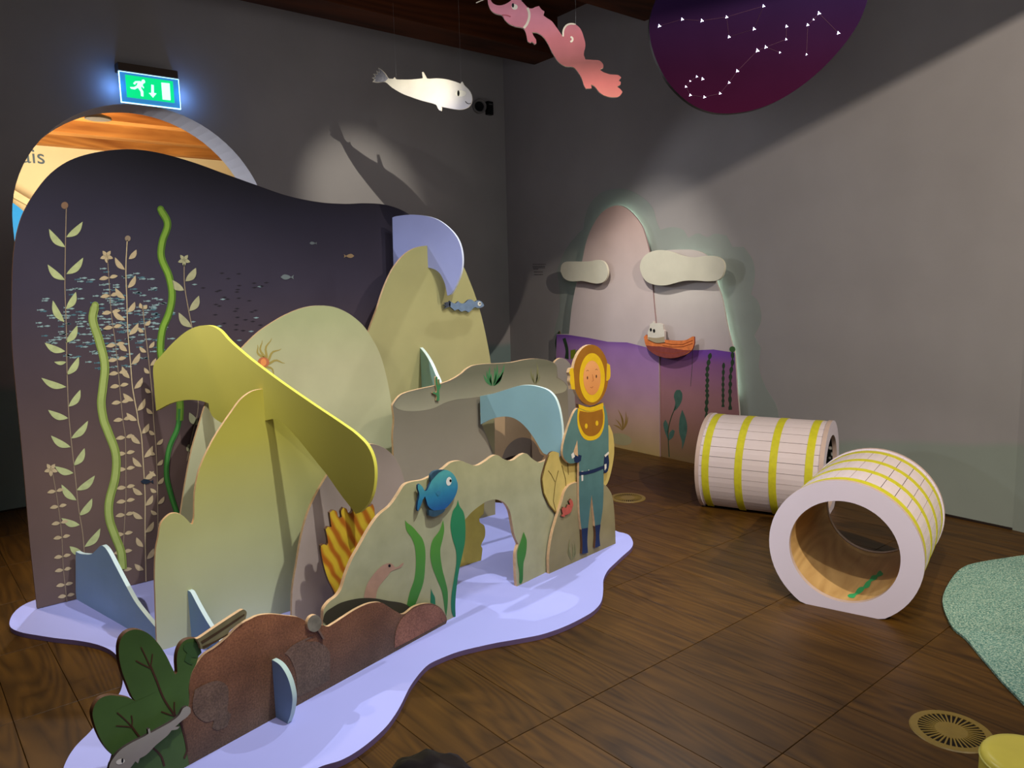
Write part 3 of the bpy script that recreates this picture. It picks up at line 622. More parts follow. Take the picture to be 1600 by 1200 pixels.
# ---------------------------------------------------------------- leaf, rock and diver at the right end
def off(pl, k): 
    a = pl.A-pl.n*k; q = Plane((a.x, a.y), (a.x+pl.d.x, a.y+pl.d.y), pl.z0); return q
cd_ = lambda L: sc(L, 820, 520, 3.16)
Q0 = at_z(858, 892, ZB); Q1 = at_z(962, 845, ZB)
PR0 = Plane((Q0.x, Q0.y), (Q1.x, Q1.y)); PR = off(PR0, .026)
PL = off(PR0, .0095)
leaf = board('yellow_leaf_board', PL, cd_([(118,600),(140,585),(190,595),(260,560),(330,520),(400,462),(418,455),(435,500),(442,580),(432,660),(410,740),(380,780),(370,900),(300,960),(200,930),(158,895),(120,850),(92,790),(83,720),(98,660)]), [grad('yellow_leaf_print', [(0, (206, 190, 116)), (1, (204, 176, 92))], .1, .8, noise=.1, scale=12), PLYD, BACK], .009, 'large yellow leaf board behind the diver', 'leaf')
VE = flat((112, 92, 40), .6, 'leaf_vein')
prints('leaf_veins', leaf, PL, [(strip_px(cd_([(155,890),(140,830),(150,740),(165,680)]), .9), 0), (strip_px(cd_([(148,735),(130,700),(115,680)]), .9), 0), (strip_px(cd_([(205,800),(200,720),(182,655)]), .9), 0), (strip_px(cd_([(215,700),(212,660),(208,630)]), .9), 0), (strip_px(cd_([(83,720),(92,790),(120,850),(156,893)]), 1.8), 0), (strip_px(cd_([(118,602),(98,660),(84,720)]), 1.4), 0)], [VE], sm=False)
dr = board('diver_rock_board', PR, [(858,'b')]+cd_([(120,1100),(135,1000),(160,910),(185,830),(200,780),(225,750),(260,738),(320,730),(385,745),(410,765),(430,800),(440,860),(446,950)])+[(962,'b')], [grad('diver_rock_print', [(0, (132, 122, 84)), (1, (156, 148, 112))], 0, .45, noise=.12, scale=7), PLY, BACK], .018, 'small green grey rock board under the diver at the right tip of the platform', 'board')
tuft('painted_grass_tuft', dr, PR, (893, 875), cd_([(222,1018),(232,1040),(245,1035),(215,1060),(250,1060)]), WG2, 2.4, 'faint painted grass')
PD = off(PR, .016)
SUIT = grad('diver_suit_print', [(0, (58, 96, 104)), (.5, (84, 122, 118)), (1, (98, 130, 118))], 0, .9, noise=.08, scale=14)
NAVY = flat((28, 44, 78), .6, 'navy_print', .1, 20); BRS = flat((160, 104, 28), .6, 'brass_brown_print', .1, 14); YLW = flat((232, 188, 30), .5, 'brass_yellow_print', .06, 20)
SKIN = grad('face_print', [(0, (222, 140, 70)), (1, (238, 166, 100))], .85, 1.05); WHT = flat((226, 220, 204), .6, 'white_print')
diver = tag(link('diver_cutout', None, None, PD.A, PD.rot()), 'standing diver cut-out with a yellow ringed brass helmet and green blue suit', 'diver')
def dpart(nm, L, mts, y0=0, th=.014, label=None, k=3):
    o = link(nm, slab_mesh(nm, smooth(PD.pts(cd_(L)), k), y0, y0+th, mts), diver)
    if label: o['label'] = label
    return o
dpart('suit', [(262,372),(290,378),(350,372),(388,352),(398,372),(408,410),(413,480),(414,560),(413,600),(405,612),(392,606),(389,650),(389,760),(386,860),(376,930),(372,955),(346,955),(345,930),(338,870),(330,800),(322,870),(312,965),(280,972),(272,900),(268,800),(268,700),(268,640),(266,610),(256,640),(222,645),(198,625),(188,600),(190,555),(210,480),(240,400)], [SUIT, PLY, BACK], label='green blue suit')
prints('elbow_gap', diver, PD, [(cd_([(258,530),(262,610),(246,600),(240,585)]), 0)], [PLY], 'pale gap inside the bent arm')  # plywood-coloured patch for the gap in the bent arm
for L, nm, lb in (([(280,968),(312,962),(308,1030),(312,1086),(282,1092),(284,1050)], 'boot', 'left navy boot'), ([(346,952),(374,946),(368,1000),(372,1052),(346,1062),(350,1000)], 'boot', 'right navy boot'),
    ([(242,610),(262,602),(280,606),(276,632),(258,642),(244,636)], 'glove', 'navy glove on the hip'), ([(392,610),(412,602),(416,640),(410,680),(398,694),(388,680)], 'glove', 'dark glove hanging down')):
    dpart(nm, L, [NAVY, PLYD, BACK], -.001, .015, lb)
for q_c in ([(228,600),(240,588),(246,612),(232,622)], [(392,604),(412,586),(415,596),(396,614)]): prints('cuff', diver, PD, [(cd_(q_c), 0)], [WHT])
prints('belt', diver, PD, [(cd_([(266,686),(300,684),(340,672),(387,655),(388,670),(342,690),(300,700),(267,704)]), 0), (cd_([(277,684),(287,682),(287,730),(279,732)]), 1, -.002), (cd_([(312,676),(316,675),(317,692),(313,693)]), 1, -.002), (cd_([(392,650),(402,646),(402,668),(393,680)]), 1, -.002)], [NAVY, WHT], 'navy belt with a white sheath', sm=False)
dpart('corselet', [(262,372),(320,390),(386,362),(393,410),(388,470),(366,515),(322,532),(288,518),(264,470),(258,420)], [YLW, PLYD, BACK], -.001, .015, 'yellow rimmed brown breastplate')
prints('breastplate', diver, PD, [(cd_([(270,385),(320,392),(382,376),(386,412),(380,462),(358,498),(322,510),(293,496),(272,455),(266,415)]), 0, -.002), (ell_px(*cd_([(301, 460)])[0], 2.2, 4), 1, -.003), (ell_px(*cd_([(354, 446)])[0], 2.2, 4), 1, -.003)], [BRS, YLW])
dpart('neck_ring', [(264,352),(320,368),(386,345),(388,362),(322,388),(266,372)], [YLW, PLYD, BACK], -.0015, .017, 'yellow neck ring')
hel = dpart('helmet', ell_px(325, 208, 88, 150, .02, 36), [BRS, PLY, BACK], -.002, .018, 'brown brass helmet', 1)
for L in ([(237,172),(222,176),(216,196),(222,215),(220,240),(226,262),(228,278),(246,280)], [(404,150),(418,158),(421,190),(419,222),(408,236),(400,236)]):
    dpart('helmet_bolt', L, [YLW, PLY, BACK], -.003, .018)
prints('face_window', diver, PD, [(ell_px(330/3.16+820, 222/3.16+520, 63/3.16, 122/3.16, 0, 36), 0, -.0032), (ell_px(329/3.16+820, 222/3.16+520, 43/3.16, 85/3.16, 0, 32), 1, -.004),
    (ell_px(*cd_([(306, 222)])[0], .9, 2.6), 2, -.0046), (ell_px(*cd_([(350, 215)])[0], .9, 2.6), 2, -.0046), (strip_px(cd_([(300,190),(306,184),(312,188)]), .5), 2, -.0046), (strip_px(cd_([(344,184),(350,178),(356,184)]), .5), 2, -.0046), (strip_px(cd_([(330,205),(336,236),(328,240)]), .6), 3, -.0046), (strip_px(cd_([(320,268),(327,272),(334,265)]), .8), 3, -.0046)], [YLW, SKIN, flat((60, 34, 20)), flat((170, 90, 50))], 'round yellow window showing a painted face', sm=False)
CRB = flat((190, 92, 78), .6, 'crab_red', .15, 40)
pc_ = off(PR, .012)
board('crab_cutout', pc_, cd_([(180,905),(188,895),(183,872),(190,860),(205,865),(212,848),(224,850),(218,832),(228,820),(236,832),(240,850),(234,866),(228,884),(214,896),(200,900),(196,910)]), [CRB, PLYD, BACK], .01, 'small red crab cut-out on the rock edge beside the diver', 'crab', bev=False)

# ---------------------------------------------------------------- brown front board
B0_ = at_z(300, 1190, ZB); B1_ = at_z(697, 972, ZB)
PBR = Plane((B0_.x, B0_.y), (B1_.x, B1_.y)); PBR = off(PBR, .010)
bb = lambda L: sc(L, 400, 840, 3.3325)
b7 = lambda L: sc(L, 100, 840, 3.3333)
brm = grad('brown_rock_print', [(0, (94, 76, 60)), (.4, (116, 80, 56)), (.8, (138, 90, 60)), (1, (126, 80, 52))], 0, .45, noise=.28, scale=7, speck=.3)
brown = board('brown_rock_board', PBR, [(697,'b')]+bb([(995,430),(985,400),(960,365),(920,345),(870,345),(820,362),(770,398),(730,385),(690,360),(650,338),(600,340),(550,358),(500,385),(450,418),(400,450),(375,463),(345,455),(310,455),(270,440),(220,415),(150,405),(80,398),(30,402),(0,410)])+b7([(970,425),(940,440),(900,470),(850,520),(790,570),(730,610),(690,660),(665,710),(652,780),(655,830),(650,880),(615,950),(620,1000),(635,1060)])+[(296,'b')],
    [brm, PLY, BACK], .013, 'long brown speckled rock board along the front of the platform', 'board')
lightb = grad('brown_rock_pale_print', [(0, (96, 82, 66)), (1, (122, 92, 74))], 0, .4, noise=.25, scale=9, speck=.3)
prints('painted_boulder', brown, PBR, [(b7([(1150,600),(1190,560),(1270,520),(1300,515)])+bb([(250,540),(330,545),(380,590),(385,640),(382,740),(300,790),(215,830),(205,700),(170,620),(140,600)]), 0)], [lightb], 'paler painted boulder')
prints('painted_boulder', brown, PBR, [(b7([(680,790),(740,760),(800,745),(850,775),(855,850),(850,900),(870,920),(850,980),(800,1003),(770,990),(780,950),(740,960),(690,930),(668,880)]), 0)], [lightb], 'faint painted round stone')
prints('painted_boulder', brown, PBR, [(bb([(720,575),(725,500),(745,440),(775,402),(822,368),(868,350),(920,350),(958,370),(982,402),(990,430),(900,480),(800,535)]), 0)], [grad('brown_rock_red_print', [(0, (136, 92, 70)), (1, (146, 98, 74))], 0, .4, noise=.22, scale=9, speck=.3)], 'reddish painted rock at the right end')
PBU = off(PBR, .0)
bush = board('green_bush_board', PBU, [(296,'b')]+b7([(638,1100),(612,960),(648,880),(652,830),(650,780),(663,710),(688,660),(700,620),(712,560),(700,530),(690,525),(640,530),(607,560),(588,620),(590,700),(580,712),(560,670),(530,610),(490,550),(440,500),(380,478),(330,490),(295,530),(285,600),(300,690),(330,770),(355,830),(370,850),(340,835),(290,825),(230,822),(180,845),(150,900),(155,960),(190,1050),(230,1110),(262,1140),(250,1180),(235,1230)])+[(182,'b')],
    [grad('bush_green_print', [(0, (74, 98, 50)), (.5, (72, 102, 48)), (1, (58, 84, 38))], 0, .5, noise=.12, scale=8), PLYD, BACK], .018, 'dark green rounded bush board with brown veins at the front left corner', 'bush')
VB = flat((72, 44, 28), .6, 'vein_brown')
vs = [((450,668),(480,740),(520,840),(580,930),(610,975),(640,1100),(625,1150)), ((400,570),(420,610),(448,670)), ((373,640),(410,660),(450,680)), ((460,605),(456,640),(450,670)), ((505,905),(540,918),(578,930)), ((574,855),(574,890),(580,930)), ((350,980),(400,1045),(500,1130),(522,1190)), ((275,910),(310,940),(350,980)), ((270,980),(310,982),(352,986)), ((350,925),(355,955),(352,980))]
prints('bush_veins', bush, PBU, [(strip_px(dense(b7(v)), [3.2]*40 if len(v) > 3 else [2]*40), 0) for v in vs], [VB], 'brown painted leaf veins', sm=False)
o = board('curled_stem_print', PBU, b7([(625,640),(640,600),(622,580),(625,556),(650,545),(705,545),(715,600),(690,625),(665,622),(655,650),(672,655),(668,662),(648,656)]), [flat((56, 86, 44), .6, 'stem_green')], .0, parent=bush, bev=False, y0=-.0016)
PLG = off(PBR, .014)
log = tag(link('log_cutout', None, None, PLG.A, PLG.rot()), 'slanting grey green log cut-out across the top left of the brown rock board', 'log')
link('log_body', slab_mesh('log', smooth(PLG.pts(b7([(690,528),(710,520),(780,472),(870,412),(930,375),(946,380),(952,392),(945,425),(900,455),(862,488),(850,510),(780,550),(735,580),(712,580),(706,556)])), 3), 0, .014, [flat((120, 112, 80), .6, 'log_print', .2, 18), PLY, BACK]), log)
prints('log_grain', log, PLG, [(b7([(712,540),(800,486),(900,420),(938,396),(940,404),(880,446),(800,500),(720,552)]), 0), (b7([(720,566),(790,534),(850,500),(852,506),(790,545),(726,576)]), 0)], [flat((76, 58, 36), .6, 'log_dark', .2, 18)])
mush = tag(link('mushroom_cutout', None, None, PLG.A, PLG.rot()), 'small round grey mushroom cut-out on top of the brown rock board', 'mushroom')
link('cap', slab_mesh('cap', PLG.pts(ell_px(*bb([(305, 447)])[0], 11, 13.5, .2, 24)), 0, .014, [flat((128, 122, 104), .6, 'mushroom_grey', .25, 25), PLY, BACK]), mush)
link('stem', slab_mesh('stem', PLG.pts(bb([(322,482),(334,482),(360,528),(350,530)])), .001, .011, [flat((116, 92, 76))]), mush)
PGF = off(PBR, .03)
gf = tag(link('grey_fish_cutout', None, None, PGF.A, PGF.rot()), 'slim grey fish cut-out nose down across the green bush board', 'fish')
link('body', slab_mesh('body', smooth(PGF.pts(b7([(235,1230),(236,1190),(250,1160),(290,1110),(350,1070),(420,1035),(440,1022),(437,1000),(446,993),(452,1018),(500,992),(560,958),(600,925),(620,890),(640,878),(658,888),(660,912),(640,935),(610,957),(580,985),(602,985),(590,998),(560,1004),(540,1030),(480,1080),(430,1130),(395,1150),(385,1176),(372,1165),(345,1200),(300,1240),(260,1250)])), 4), 0, .01, [grad('grey_fish_print', [(0, (128, 110, 102)), (.5, (146, 138, 128)), (1, (176, 174, 160))], -.05, .3), flat((70, 60, 56)), BACK]), gf)
prints('eye', gf, PGF, [(ell_px(*b7([(293, 1166)])[0], 7, 4.2, -.3), 0, -.001), (ell_px(*b7([(303, 1160)])[0], 1.5, 3.6), 1, -.002)], [flat((220, 214, 200)), BLACK], 'white eye')

# ---------------------------------------------------------------- fins (brace boards standing across the hills)
def fin(nm, A, B, px, c, edge, label, th=.018, g=None, raw=False):
    pl = Plane(A, B); mt = g or flat(c, .6, nm+'_paint', .05, 4)
    return board(nm, pl, px, [mt, flat(edge, .6, nm+'_edge'), mt], th, label, 'brace board', raw=raw)
fin('blue_wave_fin', (.632, 4.128), (.731, 3.618), [(118.2,'b'),(118.2,862),(125,865),(132,866),(139,866.3),(144,865),(150,859.5),(156,853.5),(160.5,852.8),(168,861),(180,883.5),(195,912),(210,939),(223.5,957),(240,977),(243,980),(243,'b')], (140, 168, 196), (214, 232, 228), 'slate blue fin board with a wavy top joining the dark backdrop to the yellow hill')
fin('blue_prow_fin', (.912, 3.262), (.912+.2, 2.262), [(292,'b'),(291.5,928),(293.6,922.5),(298,925.5),(310,948),(322,969),(334,988),(350,1015),(356,1040),(358,'b')], (130, 160, 184), (214, 232, 228), 'small pointed slate blue fin board in front of the yellow hill')
fin('blue_quarter_fin', (.930, 2.507), (.957, 2.381), [(416.5,'b'),(415,1029),(427,1032),(439,1041),(449.5,1059),(455.6,1080),(457,1095),(454,1116),(449,'b')], (134, 162, 184), (190, 214, 204), 'slate blue quarter-round fin board in front of the brown rock')
yf = grad('yellow_fin_lit_grad', [(0, (150, 140, 50)), (.5, (196, 188, 84)), (1, (234, 226, 118))], .45, 1.45, noise=.04, scale=3)  # bright lit top and darker low front put into the fin's colour
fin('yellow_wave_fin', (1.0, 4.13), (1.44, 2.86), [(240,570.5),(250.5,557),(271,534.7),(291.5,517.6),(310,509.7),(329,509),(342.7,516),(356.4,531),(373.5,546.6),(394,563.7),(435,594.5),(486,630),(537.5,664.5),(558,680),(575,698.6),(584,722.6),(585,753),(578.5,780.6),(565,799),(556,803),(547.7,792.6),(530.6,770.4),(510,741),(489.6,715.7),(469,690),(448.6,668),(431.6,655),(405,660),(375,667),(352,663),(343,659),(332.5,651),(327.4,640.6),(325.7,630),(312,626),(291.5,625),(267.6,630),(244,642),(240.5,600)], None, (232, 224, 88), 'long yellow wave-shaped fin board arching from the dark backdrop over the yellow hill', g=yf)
fin('lilac_wave_fin', (2.38, 4.13), (2.565, 3.70), [(613,340),(618,338),(640,335.5),(663,337),(683,343),(700,355),(713,370),(720,386.7),(722.5,406.7),(720,426.7),(713,445),(705,459),(699,462),(694,440),(684,424),(668,418),(650,418),(630,422),(615,428)], (178, 186, 240), (230, 236, 250), 'lilac wave-shaped fin board at the top right of the dark backdrop')
fin('teal_peak_fin', (2.445, 3.76), (2.31, 3.37), [(653,'b'),(651,600),(650,541),(652,539.2),(662,550),(672,566),(680,584),(686,600),(689,640),(690,'b')], (150, 190, 182), (224, 238, 226), 'small pale teal peaked fin board between the olive hill and the grey rock')
fin('pale_blue_arch_fin', (2.516, 3.34), (2.64, 2.855), [(750,619),(770,615),(790,609),(810,603),(826,602),(840,604),(856,610),(866,620),(872,634),(876,652),(878,670),(878,690),(875,710),(871,720),(867,722.8),(862,720),(857,712),(848,707),(834,684),(820,666),(806,655),(792,651),(776,652.4),(762,657),(751,663)], (150, 190, 192), (216, 236, 228), 'pale blue arched fin board reaching from the grey rock to the yellow leaf')
# small items seen behind or through the arch
PBK = Plane((1.9, 3.18), (2.9, 3.18))
board('olive_bush_board', PBK, [(690,'b'),(700,830),(720,800),(745,780),(757,786),(756,803),(749,810),(750,816),(757,822),(758,838),(752,852),(754,858),(752,'b')], [flat((168, 150, 70), .6, 'olive_bush_print', .1, 12), PLYD, BACK], .018, 'small ochre bush board seen through the doorway of the arch', 'bush')
PE = Plane((2.4, 3.745), (3.4, 3.745))
ee = lambda L: sc(L, 560, 310, 3)
eel = tag(link('eel_cutout', None, None, PE.A, PE.rot()), 'wavy blue grey eel cut-out sticking out from the tall olive hill', 'eel')
link('body', slab_mesh('body', smooth(PE.pts(ee([(428,480),(440,488),(455,492),(468,482),(482,492),(500,490),(515,476),(530,474),(545,484),(560,478),(578,484),(590,502),(580,510),(560,514),(545,510),(530,524),(518,534),(500,526),(482,530),(468,520),(452,526),(436,512),(424,502)])), 3), 0, .012, [flat((118, 138, 160), .6, 'eel_blue', .15, 30), flat((70, 74, 84)), BACK]), eel)
link('tail_fin', slab_mesh('tail', PE.pts(ee([(432,484),(418,486),(402,490),(412,495),(398,500),(411,505),(404,516),(420,510),(432,506)])), 0, .01, [flat((84, 92, 106))]), eel)
prints('eye', eel, PE, [(ell_px(*ee([(567, 494)])[0], 2.8, 3.6), 0, -.001), (ell_px(*ee([(569, 493)])[0], 1, 1.4), 1, -.002)], [flat((230, 226, 210)), BLACK])

# ---------------------------------------------------------------- mural on the right wall
RW = Plane(B0, A0, 0.0)
ml = lambda L: sc(L, 820, 300, 2.79)
mc = lambda L: sc(L, 1000, 480, 4.615)
cloudpaint = flat((146, 152, 144), .85, 'cloud_wall_paint', .05, 3, .15)
PW = off(RW, .0015)
CLP = [(866,'b'),(866,600),(868,560)]+ml([(130,600),(150,520),(150,430),(140,340),(160,290),(185,240),(225,190),(255,160),(265,100),(285,50),(330,5),(385,-12),(440,-12),(500,15),(555,65),(575,130),(590,165),(640,153),(690,165),(712,200),(755,180),(795,197),(828,182),(880,190),(905,238),(955,240),(995,300),(1002,380),(985,445),(1018,480),(1030,560),(1000,625),(1030,680),(1020,760),(1045,840)])+[(1215,640),(1225,'b')]
tag(link('painted_cloud', slab_mesh('painted_cloud', smooth(PW.pts(CLP), 4, 40), 0, .0014, [cloudpaint]), None, PW.A, PW.rot()), 'grey green scalloped cloud painted on the right wall around the mountain mural', 'painting')
PMR, PML = off(RW, .055), off(RW, .0695)
def seaM(nm, r):
    return grad(nm, [(0, (170, 144, 90) if not r else (120, 96, 60)), (.3, (184, 148, 134) if not r else (142, 102, 88)), (.62, (178, 136, 170) if not r else (156, 110, 114)), (.91, (158, 116, 176) if not r else (136, 88, 134)), (1, (116, 70, 158))], 0, 1.0 if not r else .92, noise=.06, scale=4)
HILLP = grad('mountain_print', [(0, (206, 192, 190)), (.45, (206, 190, 184)), (1, (190, 160, 148))], .9, 2.15, noise=.04, scale=4)
HILLR = grad('mountain_right_print', [(0, (192, 178, 178)), (.6, (208, 200, 192)), (1, (200, 190, 182))], .9, 1.7, noise=.04, scale=4)
mural = tag(link('mountain_mural', None, None, RW.A, RW.rot()), 'two-peaked mountain and purple sea mural standing off the right wall', 'mural')
def mboard(nm, pl, L, mts, th, lb=None, par=mural, k=4):
    """part of the mural, given in the wall's own frame"""
    d = (pl.A-RW.A).dot(RW.n)
    o = link(nm, slab_mesh(nm, smooth(pl.pts(L), k), d, d+th, mts), par)
    if lb: o['label'] = lb
    return o
WE = flat((196, 184, 176), .6, 'pale_edge')
mboard('right_mountain', PMR, [(1000,'b'),(1000,600),(1000,420),(1012,402),(1030,393),(1060,390),(1090,392),(1108,404),(1119,440),(1128,465),(1135,501),(1142.6,533),(1148,551),(1151.5,604.6),(1155,644),(1158,'b')], [HILLR, WE, BACK], .014, 'lower right mountain board')
MEDGE = flat((150, 122, 122), .6, 'mural_edge')
mboard('left_mountain', PML, [(868,'b'),(868,580),(870,522),(889,522),(893.5,479),(900.6,443),(909.6,407.5),(916.8,375),(927.5,350),(942,330.5),(960,321.5),(974,323),(988.5,334),(1003,354),(1010,375),(1015,397),(1019,443),(1024,500),(1029.7,547),(1031,'b')], [HILLP, MEDGE, BACK], .014, 'tall left mountain board')
def mprint(nm, pl, L, mts, lb=None, y=.0014, sm=True):
    d = (pl.A-RW.A).dot(RW.n); out = []
    for s in L:
        yy = s[2] if len(s) > 2 else y; P = pl.pts(s[0]); out.append((smooth(P, 4) if sm else P, d-yy, s[1]))
    o = link(nm, multi_mesh(nm, out, mts), mural)
    if lb: o['label'] = lb
    return o
mprint('painted_sea', PML, [([(868.5,'b'),(868.5,580),(870,522.5),(887,523),(920,528),(950,534),(980,535),(1000,540),(1029.5,547.5),(1031,'b')], 0)], [seaM('sea_left_print', False)], 'purple painted sea, lighter left half', sm=False)
mprint('painted_sea', PMR, [([(1012,'b'),(1012,543),(1060,547),(1090,547),(1115,546),(1148,551),(1151.5,604.6),(1155,644),(1157.6,'b')], 0)], [seaM('sea_right_print', True)], 'purple painted sea, darker right half', sm=False)
KD = flat((46, 66, 44), .6, 'kelp_dark', .15, 20); KT2 = flat((66, 96, 84), .6, 'kelp_teal', .15, 20); KTAN = flat((150, 118, 60), .6, 'weed_ochre')
def kelp(L, w):
    st = dense(L, 6); n = len(st); s = strip_px(st, [1.4+w*abs(sin(i*.8)) for i in range(n)]); return s
mprint('painted_kelp', PMR, [(kelp(mc([(510,330),(495,400),(485,470),(487,530),(484,590),(486,640),(480,720),(482,800)]), 5), 0)], [KD], 'beaded dark kelp strand', .002, False)
mprint('painted_kelp', PMR, [(kelp(mc([(605,400),(602,470),(600,540),(600,600),(600,660),(600,720)]), 3.5), 0)], [KD], 'thin dark kelp strand', .002, False)
mprint('painted_kelp', PMR, [(kelp(mc([(668,320),(668,400),(655,480),(652,560),(650,640),(652,740)]), 4.5), 0), (ell_px(*mc([(668, 303)])[0], 4.8, 4.6), 1, .003)], [KD, flat((66, 104, 56))], 'kelp strand with a round green bud', .002, False)
mprint('painted_plant', PMR, [(strip_px(dense(mc([(212,1080),(205,960),(205,880),(228,790),(262,710)])), 1.4), 0), (mc([(240,755),(255,690),(245,640),(262,600),(290,596),(306,625),(300,680),(270,730)]), 1), (mc([(200,950),(178,890),(170,840),(185,810),(203,850)]), 1), (mc([(208,962),(212,910),(235,882),(252,892),(240,935)]), 1)], [KD, KT2], 'teal painted water plant with looped leaves', .002)
mprint('painted_plant', PMR, [(mc([(305,738),(330,800),(342,870),(325,960),(304,1030),(303,970),(284,900),(286,810)]), 0)], [KT2], 'single teal painted leaf', .002)
mprint('painted_rope', PMR, [(strip_px(mc([(385,225),(380,330),(378,420),(366,570)]), .6), 0)], [KD], 'anchor rope', .002, False)
mprint('painted_coral', PML, [(leaf_px(*ml([(425, 1040)])[0], *ml([q])[0], 2.2, .1), 0) for q in ((405,945),(418,965),(440,955),(450,975),(395,990),(385,1015))], [KTAN], 'ochre painted sea grass', .002)
mprint('painted_kelp', PML, [(mc([]) or ml([(165,640),(178,635),(190,680),(192,730),(175,725),(178,690)]), 0), (ml([(200,690),(222,685),(225,720),(200,730)]), 1), (ml([(225,690),(245,685),(248,740),(225,735)]), 1)], [KD, flat((120, 132, 30))], 'dark weed and yellow green sponge prints', .002)
tag(board('weed_cutout', off(RW, .03), ml([(128,735),(138,700),(132,660),(140,620),(150,605),(158,640),(160,680),(150,720)]), [KD, PLYD, BACK], .01, bev=False), 'small dark weed cut-out at the left edge of the mural', 'cutout')
mprint('painted_pebble', PML, [(ell_px(*ml([(420, 1078)])[0], 17, 9, .2), 0)], [flat((160, 150, 110), .6, 'pebble_print')], 'round painted pebble', .002)
# glow strip behind the mural
LED = emit('led_strip', (214, 240, 228), 16)
for nm, pl, L in (('led_strip', PML, [(898,490),(906,440),(917,400),(929,362),(943,339),(960,330),(975,332),(985,344),(996,364),(1001,380)]), ('led_strip', PMR, [(1045,404),(1080,404),(1100,412),(1112,445),(1124,490),(1133,530),(1140,570),(1144,620)])):
    P = smooth(pl.pts(L), 3, 170, closed=False); bm = bmesh.new(); tube(bm, [(p[0], -.022, p[1]) for p in P], .004, 6)
    bm_obj(nm, bm, LED, mural)
# clouds and boat fixed on the mural
CLM = flat((212, 208, 186), .65, 'cloud_board', .05, 6)
for L, lb in ((ml([(155,345),(160,318),(176,305),(205,303),(260,303),(290,301),(318,296),(345,305),(360,335),(360,365),(345,390),(318,399),(290,396),(250,388),(200,389),(170,375)]), 'small cream cloud cut-out on the left mountain'),
              (ml([(502,335),(508,298),(535,268),(575,254),(610,255),(640,262),(690,279),(740,285),(790,278),(840,283),(866,305),(868,345),(848,380),(805,389),(740,386),(690,388),(650,398),(610,407),(565,404),(525,385)]), 'long cream cloud cut-out over the right mountain')):
    board('cloud_cutout', off(RW, .125), L, [CLM, CLM, BACK], .02, lb, 'cloud')
PBT = off(RW, .12)
boat = tag(link('boat_cutout', None, None, PBT.A, PBT.rot()), 'orange rowing boat cut-out with a white cabin on the mural waterline', 'boat')
HULL = flat((228, 130, 70), .6, 'hull_orange', .2, 25); HULD = flat((140, 68, 62), .6, 'hull_under_water', .15, 25)
link('hull', slab_mesh('hull', smooth(PBT.pts(ml([(519,632),(528,622),(550,634),(590,642),(630,646),(670,648),(705,644),(730,630),(738,631),(738,662),(725,692),(690,713),(640,725),(590,718),(550,697),(527,668)])), 4), 0, .014, [HULL, HULD, BACK]), boat)
prints('hull_under_water', boat, PBT, [(ml([(527,668),(560,672),(600,674),(640,680),(690,688),(727,690),(690,712),(640,724),(590,717),(550,696)]), 0)], [HULD], 'purple brown part below the waterline')
prints('hull_plank_line', boat, PBT, [(strip_px(ml([(600,655),(640,664),(690,664),(733,646)]), .8), 0), (strip_px(ml([(600,668),(640,676),(690,674),(732,660)]), .8), 0), (strip_px(ml([(560,690),(600,700),(650,704),(710,690)]), .7), 0)], [flat((150, 66, 26))], sm=False)
link('cabin', slab_mesh('cabin', PBT.pts(ml([(538,640),(538,610),(546,590),(548,575),(558,571),(562,562),(566,572),(590,571),(604,578),(606,600),(611,605),(611,655),(575,657)])), -.006, .014, [flat((226, 220, 204), .6, 'cabin_white'), WE, BACK]), boat)
prints('cabin_window', boat, PBT, [(ell_px(*ml([(552, 600)])[0], 1.6, 2.7), 0, .0), (ell_px(*ml([(566, 605)])[0], 1.8, 2.9), 0, .0)], [BLACK]).location.y = -.0075
prints('cabin_base', boat, PBT, [(ml([(540,632),(575,636),(611,630),(611,655),(575,657),(540,643)]), 0, .0)], [flat((176, 160, 130))]).location.y = -.0072

# ---------------------------------------------------------------- play tunnels
SLW = flat((222, 208, 204), .5, 'slat_off_white', .03, 6); RINGM = flat((224, 214, 224), .5, 'ring_white', .02, 4)
YB = flat((206, 200, 44), .5, 'yellow_band', .08, 30); CORE = flat((34, 26, 20), .8, 'tunnel_core'); LIN = wood('tunnel_lining_wood', (214, 176, 112), (178, 138, 80), 1.0, .5, .0, (1.2, 9, 9), bump=.02)
PAT, nt, bs = newmat('leaf_pattern_lining', .6, .2)
tc = N(nt, 'ShaderNodeTexCoord'); vo = N(nt, 'ShaderNodeTexVoronoi'); vo.inputs['Scale'].default_value = 22; nt.links.new(tc.outputs['Object'], vo.inputs['Vector'])
cr = N(nt, 'ShaderNodeValToRGB'); e = cr.color_ramp.elements; e[0].color = lin((226, 224, 214)); e[1].color = lin((18, 18, 16)); e[0].position = .24; e[1].position = .4
nt.links.new(vo.outputs['Distance'], cr.inputs[0]); nt.links.new(cr.outputs[0], bs.inputs['Base Color'])
TR, TZ = .325, .279
ZC = -TZ
